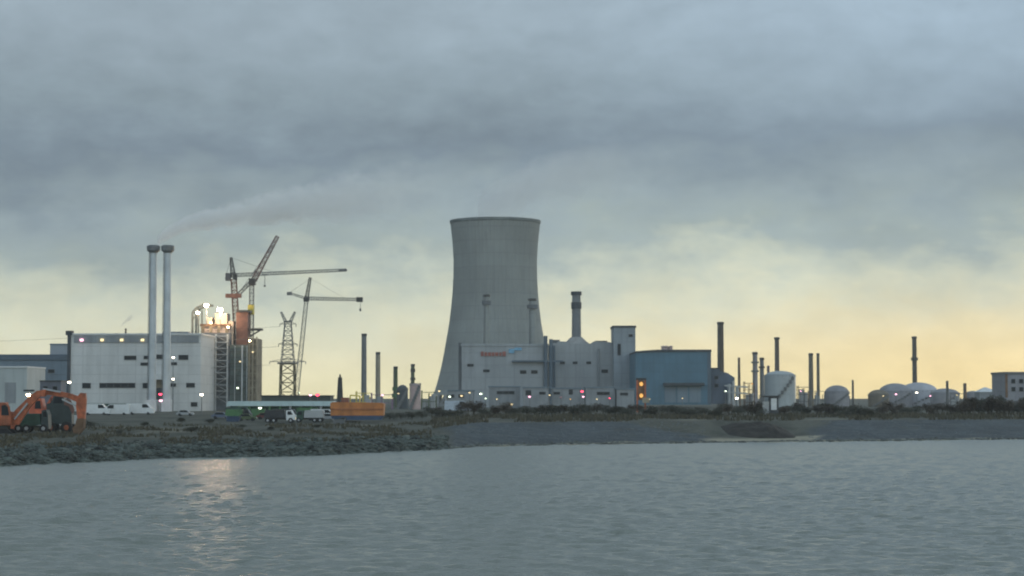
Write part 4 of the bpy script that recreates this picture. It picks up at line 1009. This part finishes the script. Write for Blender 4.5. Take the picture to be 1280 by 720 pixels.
def dump_truck():
    D = 306; z0 = G(PX(42, D), D)
    t = thing('dump_truck', 'dark green dump truck below the excavator arm', 'truck', (PX(42, D), D, z0))
    MB().prism([(PX(a, D), PZ(b, D)) for a, b in ((22, 533), (26, 519), (31, 517), (52, 517), (54, 531), (24, 534))], D-1.15, D+1.15).build('tipper_bed', green_dark, t)
    cb = MB().prism([(PX(a, D), PZ(b, D)) for a, b in ((54.5, 536), (54.5, 513), (60, 512), (62.5, 518), (63.5, 536))], D-1.1, D+1.1).build('cab', mat('dark_teal_paint', (.035, .06, .065), .4, .2, 1), t)
    MB().prism([(PX(a, D), PZ(b, D)) for a, b in ((56.5, 521), (56.5, 515), (60, 514.5), (61.5, 521))], D-1.14, D+1.14).build('window', dark_glass, cb)
    MB().box(PX(23, D), PX(62, D), D-.6, D+.6, z0+.75, z0+1.05).build('chassis', steel_dark, t)
    for a in (26, 36, 57):
        for yy in (-1.2, .75):
            wl = MB().disc_y(PX(a, D), z0+.62, D+yy, D+yy+.45, .64, 18).build('wheel', rubber, t)
            MB().disc_y(PX(a, D), z0+.62, D+yy-.03, D+yy, .3, 12).build('rim', silver_paint, wl)
dump_truck()
def tipper(label, px, D, bed, cabm, sc_=1.0, flip=1):
    x = PX(px, D); z = G(x, D); t = thing('dump_truck', label, 'truck', (x, D, z), 'trucks parked by the cyan roofed shed')
    q = lambda pts: [(x+flip*a*sc_, z+b*sc_) for a, b in pts]
    MB().prism(q([(-3.4, 1.0), (-3.1, 2.6), (.7, 2.6), (.9, 1.0)]), D-1.2, D+1.2).build('tipper_bed', bed, t)
    c = MB().prism(q([(1.1, .55), (1.1, 2.5), (2.1, 2.6), (2.6, 1.7), (2.9, 1.55), (2.9, .55)]), D-1.15, D+1.15).build('cab', cabm, t)
    MB().prism(q([(1.35, 1.6), (1.35, 2.3), (2.0, 2.35), (2.4, 1.65)]), D-1.18, D+1.18).build('window', dark_glass, c)
    MB().prism(q([(-3.2, .7), (2.7, .7), (2.7, .98), (-3.2, .98)]), D-.6, D+.6).build('chassis', steel_dark, t)
    for a in (-2.6, -1.4, 2.0):
        for yy in (-1.2, .8):
            w_ = MB().disc_y(x+flip*a*sc_, z+.5*sc_, D+yy, D+yy+.4, .52*sc_, 16).build('wheel', rubber, t)
            MB().disc_y(x+flip*a*sc_, z+.5*sc_, D+yy-.03, D+yy, .24*sc_, 10).build('rim', silver_paint, w_)
    MB().box(x+flip*2.86*sc_-.02, x+flip*2.93*sc_+.02, D-1.0, D-.7, z+.8*sc_, z+1.05*sc_).build('headlight', lamp_yellow, t)
tipper('black tipper truck with white cab below the middle of the shed', 352, 385, black_paint, white_paint, 1.0)
tipper('dark truck with pale bed right of the white cabbed truck', 386, 392, silver_paint, green_dark, .95, -1)
tipper('green bodied truck at the left end of the cyan roofed shed', 300, 415, green_mid, black_paint, .9)
def small_excavator():
    D = 345; z0 = G(PX(60, D), D)+.02; pz = lambda pts: [(PX(a-14, D), PZ(b-1, D)) for a, b in pts]
    t = thing('excavator', 'smaller red orange excavator behind the big arm', 'excavator', (PX(60, D), D, z0))
    for yy in (-1.5, .9): MB().prism(pz([(50, 533), (48, 529), (51, 525), (73, 525), (76, 529), (74, 533)]), D+yy, D+yy+.6).build('track', rubber, t)
    red = mat('red_orange_paint', (.46, .10, .045), .55, .3, .8, streak=.5, dirt=(.2, .1, .06))
    MB().prism(pz([(48, 525), (48, 507), (56, 505), (56, 499), (68, 499), (70, 510), (75, 511), (75, 525)]), D-1.2, D+1.2).build('house', red, t)
    MB().prism(pz([(60, 512), (60.5, 502), (66.5, 502), (68, 512)]), D-1.25, D-1.21).build('window', dark_glass, t)
    MB().prism(pz([(70, 520), (71, 510), (78, 497), (86, 492.5), (92, 496), (85, 499), (79, 507), (75, 520)]), D-.3, D+.3).build('boom', red, t)
    MB().prism(pz([(86, 492), (93, 495), (92, 508), (88, 520), (84, 519), (88, 505)]), D+.31, D+.8).build('stick', red, t)
    MB().prism(pz([(83, 518), (90, 519), (89, 527), (81, 530), (79, 524)]), D-.2, D+1.2).build('bucket', rust, t)
small_excavator()

# ------------------------------------------------------------------ rocks, mound, plants
def icorock(mb, c, r, rng):
    ph = (1+5**.5)/2
    V = [(-1,ph,0),(1,ph,0),(-1,-ph,0),(1,-ph,0),(0,-1,ph),(0,1,ph),(0,-1,-ph),(0,1,-ph),(ph,0,-1),(ph,0,1),(-ph,0,-1),(-ph,0,1)]
    F = [(0,11,5),(0,5,1),(0,1,7),(0,7,10),(0,10,11),(1,5,9),(5,11,4),(11,10,2),(10,7,6),(7,1,8),(3,9,4),(3,4,2),(3,2,6),(3,6,8),(3,8,9),(4,9,5),(2,4,11),(6,2,10),(8,6,7),(9,8,1)]
    sx, sy, sz = r*rng.uniform(.7, 1.4), r*rng.uniform(.7, 1.2), r*rng.uniform(.45, .8); a = rng.uniform(0, 6.28); ca, sa = math.cos(a), math.sin(a)
    vs = []
    for v in V:
        j = rng.uniform(.75, 1.2)/1.9; X, Y, Z = v[0]*sx*j, v[1]*sy*j, v[2]*sz*j
        vs.append((c[0]+X*ca-Y*sa, c[1]+X*sa+Y*ca, c[2]+Z))
    mb.add(vs, F)
rng = random.Random(4)
b = MB()
for i in range(5200):
    px = rng.uniform(-160, 560); t = (px-640)/FPX; s = rng.uniform(0, 1)**1.6*22-.4; d = shore(t)+s; x = t*d
    icorock(b, (x, d, G(x, d)+.05), rng.uniform(.12, .38)+(.25 if rng.random() < .05 else 0), rng)
tag(b.build('shore_rocks', rock_m), 'dark wet rocks heaped along the left water edge', 'rocks', kind='stuff')
b = MB()
for i in range(260):
    px = rng.uniform(-160, 545); t = (px-640)/FPX; s = rng.uniform(0, 1)**1.3*30+.4; d = shore(t)+s; x = t*d
    icorock(b, (x, d, G(x, d)+.02), rng.uniform(.25, .6), rng)
tag(b.build('shore_boulders', mat('pale_boulder', (.085, .095, .082), .9, .8, .5, bump=.4)), 'larger paler boulders among the rocks on the left shore', 'boulders', kind='stuff')
b = MB()
for i in range(2600):
    px = rng.uniform(560, 1420); t = (px-640)/FPX; s = rng.uniform(1.5, 44); d = shore(t)+s; x = t*d
    if 880 < px < 1010: continue
    icorock(b, (x, d, G(x, d)), rng.uniform(.08, .22), rng)
tag(b.build('bank_stones', mat('bank_stone', (.12, .14, .15), .9, .35, .8)), 'small grey stones bedded in the right hand bank', 'stones', kind='stuff')
b = MB()
for i in range(1500):
    px = rng.uniform(552, 1420); t = (px-640)/FPX; s = abs(rng.gauss(0, 1.3))+.1+max(0, mn.noise((px*.02, 8, 0)))*3; d = shore(t)+s; x = t*d
    icorock(b, (x, d, G(x, d)+.02), rng.uniform(.10, .34), rng)
tag(b.build('tideline_stones', mat('tideline_stone', (.10, .11, .10), .9, .7, .4)), 'wet stones strewn along the right hand waterline', 'stones', kind='stuff')
def mound():
    cx, D = PX(946, 372), 372; b = MB(); n = 90; m = 30; vs = []; fs = []
    for i in range(n+1):
        for j in range(m+1):
            u = i/n*2-1; v = j/m*2-1; x = cx+u*6.6; y = D+v*10
            h = max(0, 1-u*u)**.8*max(0, 1-v*v)*(2.0+.8*mn.noise((x*.25, y*.25, 2))+.3*mn.noise((x, y, 2)))
            vs.append((x, y, G(x, y)-.12+h))
    for i in range(n):
        for j in range(m): a = i*(m+1)+j; fs.append((a, a+m+1, a+m+2, a+1))
    o = b.add(vs, fs).build('mound', mat('dark_soil', (.028, .024, .02), .95, .5, .5, bump=.6), smooth=True)
    tag(o, 'dark earth mound above the strip of sand', kind='structure')
mound()
def dry_stems():
    b = MB(); r_ = random.Random(9)
    for i in range(24000):
        px = r_.uniform(-60, 1340); t = (px-640)/FPX
        s = (r_.uniform(0, 1)**1.3*90+14) if px < 540 else r_.uniform(44, 150)
        if mn.noise((px*.02, s*.05, 3)) < (-.05 if px > 540 else .02): continue
        d = shore(t)+s; x = t*d; z = G(x, d); h = r_.uniform(.25, .75)*(1.3 if px > 540 else .8); a = r_.uniform(0, 3.1); w_ = r_.uniform(.1, .28)
        ca, sa = math.cos(a)*w_, math.sin(a)*w_; lx = r_.uniform(-.25, .25)
        b.add([(x-ca, d-sa, z-.1), (x+ca, d+sa, z-.1), (x+ca*.3+lx, d+sa*.3, z+h), (x-ca*.4+lx, d-sa*.4, z+h*.9)], [(0, 1, 2, 3)])
    tag(b.build('rough_grass', dry_grass), 'rough dry grass over the top of the bank', 'grass', kind='stuff')
dry_stems()
def bush_meshes(seed, W_, H, n, leaf):
    r_ = random.Random(seed); f = MB(); s = MB(); lobes = [(r_.uniform(-.32, .32)*W_, r_.uniform(-.3, .3)*W_, H*r_.uniform(.4, .78), r_.uniform(.22, .36)*W_) for _ in range(7)]
    for i in range(n):
        L = lobes[r_.randrange(7)]; v = Vector((r_.gauss(0, 1), r_.gauss(0, 1), r_.gauss(0, 1))).normalized()*L[3]*(r_.random()**.4)
        c = Vector((L[0], L[1], L[2]))+Vector((v.x, v.y, v.z*H/W_*1.0)); c.z = max(.1, c.z)
        a = Vector((r_.gauss(0, 1), r_.gauss(0, 1), r_.gauss(0, .7))).normalized()*leaf*r_.uniform(.6, 1.3); q = a.cross(Vector((r_.random(), r_.random(), 1))).normalized()*leaf*.6
        f.add([c-a, c-q, c+a, c+q], [(0, 1, 2, 3)])
    s.lathe([(.09*H*.3, -.3), (.06*H*.3, H*.35), (.02, H*.75)], 0, 0, 7)
    for L in lobes: s.bar((0, 0, H*.15), (L[0]*.9, L[1]*.9, L[2]+L[3]*.6), .02*H)
    return f, s
protos = []
for i, (W_, H, n, lf, m) in enumerate(((4.2, 2.6, 800, .17, leaf_a), (3.2, 3.2, 700, .17, leaf_b), (5.5, 2.4, 900, .18, leaf_a), (4.0, 4.8, 1100, .19, leaf_b), (5.0, 5.6, 1400, .2, leaf_a))):
    f, s = bush_meshes(i+3, W_, H, n, lf)
    fm = f.build('foliage', m); sm = s.build('stem', bark); protos.append((fm, sm))
used = set()
def plant(kind, px, D, sc_, label, group, name, cat):
    x = PX(px, D); z = G(x, D); t = thing(name, label, cat, (x, D, z), group)
    for o in protos[kind]:
        c = o if kind not in used else o.copy()
        if kind in used: C.objects.link(c)
        c.parent = t
        if name == 'tree': c.name = {'foliage': 'crown', 'stem': 'trunk'}[o.name.split('.')[0]] if o.name.split('.')[0] in ('foliage', 'stem') else o.name
    used.add(kind); t.scale = (sc_, sc_, sc_*rng.uniform(.85, 1.1)); t.rotation_euler[2] = rng.uniform(0, 6.28)
ORD = ('first', 'second', 'third', 'fourth', 'fifth', 'sixth', 'seventh', 'eighth', 'ninth', 'tenth', 'eleventh', 'twelfth', 'thirteenth', 'fourteenth', 'fifteenth', 'sixteenth', 'seventeenth', 'eighteenth', 'nineteenth', 'twentieth', 'last')
SECT = ((577, 'left foot of the cooling tower'), (686, 'lettered grey hall'), (768, 'wide grey boiler hall'), (794, 'narrow tall block'), (889, 'blue hall'), (944, 'dark blue stepped building'), (995, 'white storage tank'), (1032, 'slender pair of columns'), (1075, 'single pale dome'), (1135, 'left half of the dome row'), (1200, 'right half of the dome row'))
cnt = {}
for i in range(88):
    px = 540+i*7.6+rng.uniform(-2.5, 2.5)
    sec = next((n_ for lim, n_ in SECT if px < lim), SECT[-1][1]); cnt[sec] = cnt.get(sec, 0)+1
    plant(rng.choice((0, 1, 2)), px, rng.uniform(430, 540), rng.uniform(.7, 1.15), ORD[cnt[sec]-1]+' shrub from the left in front of the '+sec, 'low dark shrubs along the top of the bank', 'shrub', 'shrub')
for i in range(20):
    px = 1200+i*5.6+rng.uniform(-1.5, 1.5)
    plant(rng.choice((3, 4)), px, rng.uniform(440, 500), rng.uniform(.75, 1.0), ORD[i]+' dark tree from the left in the clump at the right end', 'taller dark trees at the right end of the bank', 'tree', 'tree')
for px, D, w_ in ((112, 330, 'below the white vans'), (180, 350, 'nearest the foot of the left twin stack'), (226, 380, 'below the right corner of the white building'), (262, 370, 'below the netted construction block'), (305, 345, 'below the left end of the cyan roofed shed'), (395, 350, 'below the white van by the shed'), (428, 400, 'just before the left end of the orange barge'), (488, 425, 'just right of the orange barge'), (502, 430, 'in front of the dark round tank'), (515, 425, 'in front of the pink tank'), (528, 440, 'between the pink tank and cooling tower'), (150, 300, 'nearest the rocks below the white building'), (240, 310, 'nearest the rocks below the construction block'), (338, 330, 'below the middle of the cyan roofed shed')):
    plant(rng.choice((0, 2)), px+rng.uniform(-1, 1), D, rng.uniform(.3, .5) if px < 480 else .75, 'low scrubby bush '+w_, 'scattered shrubs on the left shore', 'shrub', 'shrub')

# ------------------------------------------------------------------ steam and smoke
def plume(name, label, origin, L, H, pw, r0, r1, dens, col, nscale, fade=.12, thresh=(.35, .62), yaw=0.):
    vs, fs = [], []; n, m = 24, 20
    for j in range(m+1):
        u = j/m
        for i in range(n):
            a = 2*math.pi*i/n; rr = (r0+(r1-r0)*u)*1.02
            vs.append((u*L, rr*math.cos(a), H*u**pw+rr*math.sin(a)))
    for j in range(m):
        for i in range(n): k = (i+1) % n; fs.append((j*n+i, j*n+k, (j+1)*n+k, (j+1)*n+i))
    fs.append(tuple(range(n-1, -1, -1))); fs.append(tuple(m*n+i for i in range(n)))
    me = bpy.data.meshes.new(name); me.from_pydata(vs, [], fs); me.update()
    o = bpy.data.objects.new(name, me); C.objects.link(o); o.location = origin; o.rotation_euler[2] = yaw
    mt = bpy.data.materials.new(name+'_vapour'); mt.use_nodes = True; mt.node_tree.nodes.clear(); N = NT(mt.node_tree)
    out = N.node('ShaderNodeOutputMaterial'); v = N.node('ShaderNodeVolumePrincipled'); N.l.new(v.outputs[0], out.inputs['Volume'])
    oc = N.node('ShaderNodeTexCoord').outputs['Object']; x, y, z = N.sep(oc)
    u = N.m('DIVIDE', x, L, clamp=True); zc = N.m('MULTIPLY', N.m('POWER', u, pw), H)
    dz = N.m('SUBTRACT', z, zc); rr = N.m('SQRT', N.m('ADD', N.m('MULTIPLY', y, y), N.m('MULTIPLY', dz, dz)))
    q = N.m('DIVIDE', rr, N.m('ADD', r0, N.m('MULTIPLY', u, r1-r0)))
    nz = N.noise(oc, nscale, 4, .6, .4)
    q2 = N.m('ADD', q, N.m('MULTIPLY', N.m('SUBTRACT', nz, .5), 1.5))
    fall = N.m('SUBTRACT', 1, N.ss(q2, .35, .95))
    fall = N.m('MULTIPLY', fall, N.m('SUBTRACT', 1, N.ss(q, .75, 1.0)))
    fd = N.m('MULTIPLY', N.m('SUBTRACT', 1, N.ss(u, fade, 1.0)), N.m('DIVIDE', r0+2, N.m('ADD', r0+2, N.m('MULTIPLY', u, (r1-r0)*.8))))
    N.put(v.inputs['Density'], N.m('MULTIPLY', N.m('MULTIPLY', fall, fd), dens))
    v.inputs['Color'].default_value = (*col, 1); v.inputs['Anisotropy'].default_value = .0
    me.materials.append(mt); tag(o, label, 'steam', kind='stuff')
x0, y0, z0 = P(201, 304, 632)
plume('smoke_plume', 'pale smoke drifting right from the twin stacks', (x0-1, y0, z0), 100, 19, .5, 2.6, 14, .55, (.99, 1.0, 1.0), .16)
x0, y0, z0 = P(597, 274, 1100)
plume('steam_plume', 'faint steam rising from the cooling tower into the cloud', (x0, y0, z0+2), 110, 34, .6, 14, 30, .045, (.975, .985, 1.0), .05)
x0, y0, z0 = P(150.5, 409, 658)
plume('vent_steam', 'small wisp of steam from the white building roof', (x0, y0, z0), 5.0, 4.2, .7, .5, 1.6, .35, (.6, .6, .66), .5, fade=.5)

# ------------------------------------------------------------------ the damp air over the site
def haze():
    b = MB().box(-1600, 1600, -60, 1500, -6, 150)
    m = bpy.data.materials.new('thin_haze'); m.use_nodes = True; m.node_tree.nodes.clear(); N = NT(m.node_tree)
    out = N.node('ShaderNodeOutputMaterial'); v = N.node('ShaderNodeVolumePrincipled'); N.l.new(v.outputs[0], out.inputs['Volume'])
    v.inputs['Color'].default_value = (.90, .92, .92, 1); v.inputs['Density'].default_value = HAZE; v.inputs['Anisotropy'].default_value = 0
    tag(b.build('haze', m), 'thin grey evening haze over the water and the plant', kind='stuff')
HAZE = .00011
haze()
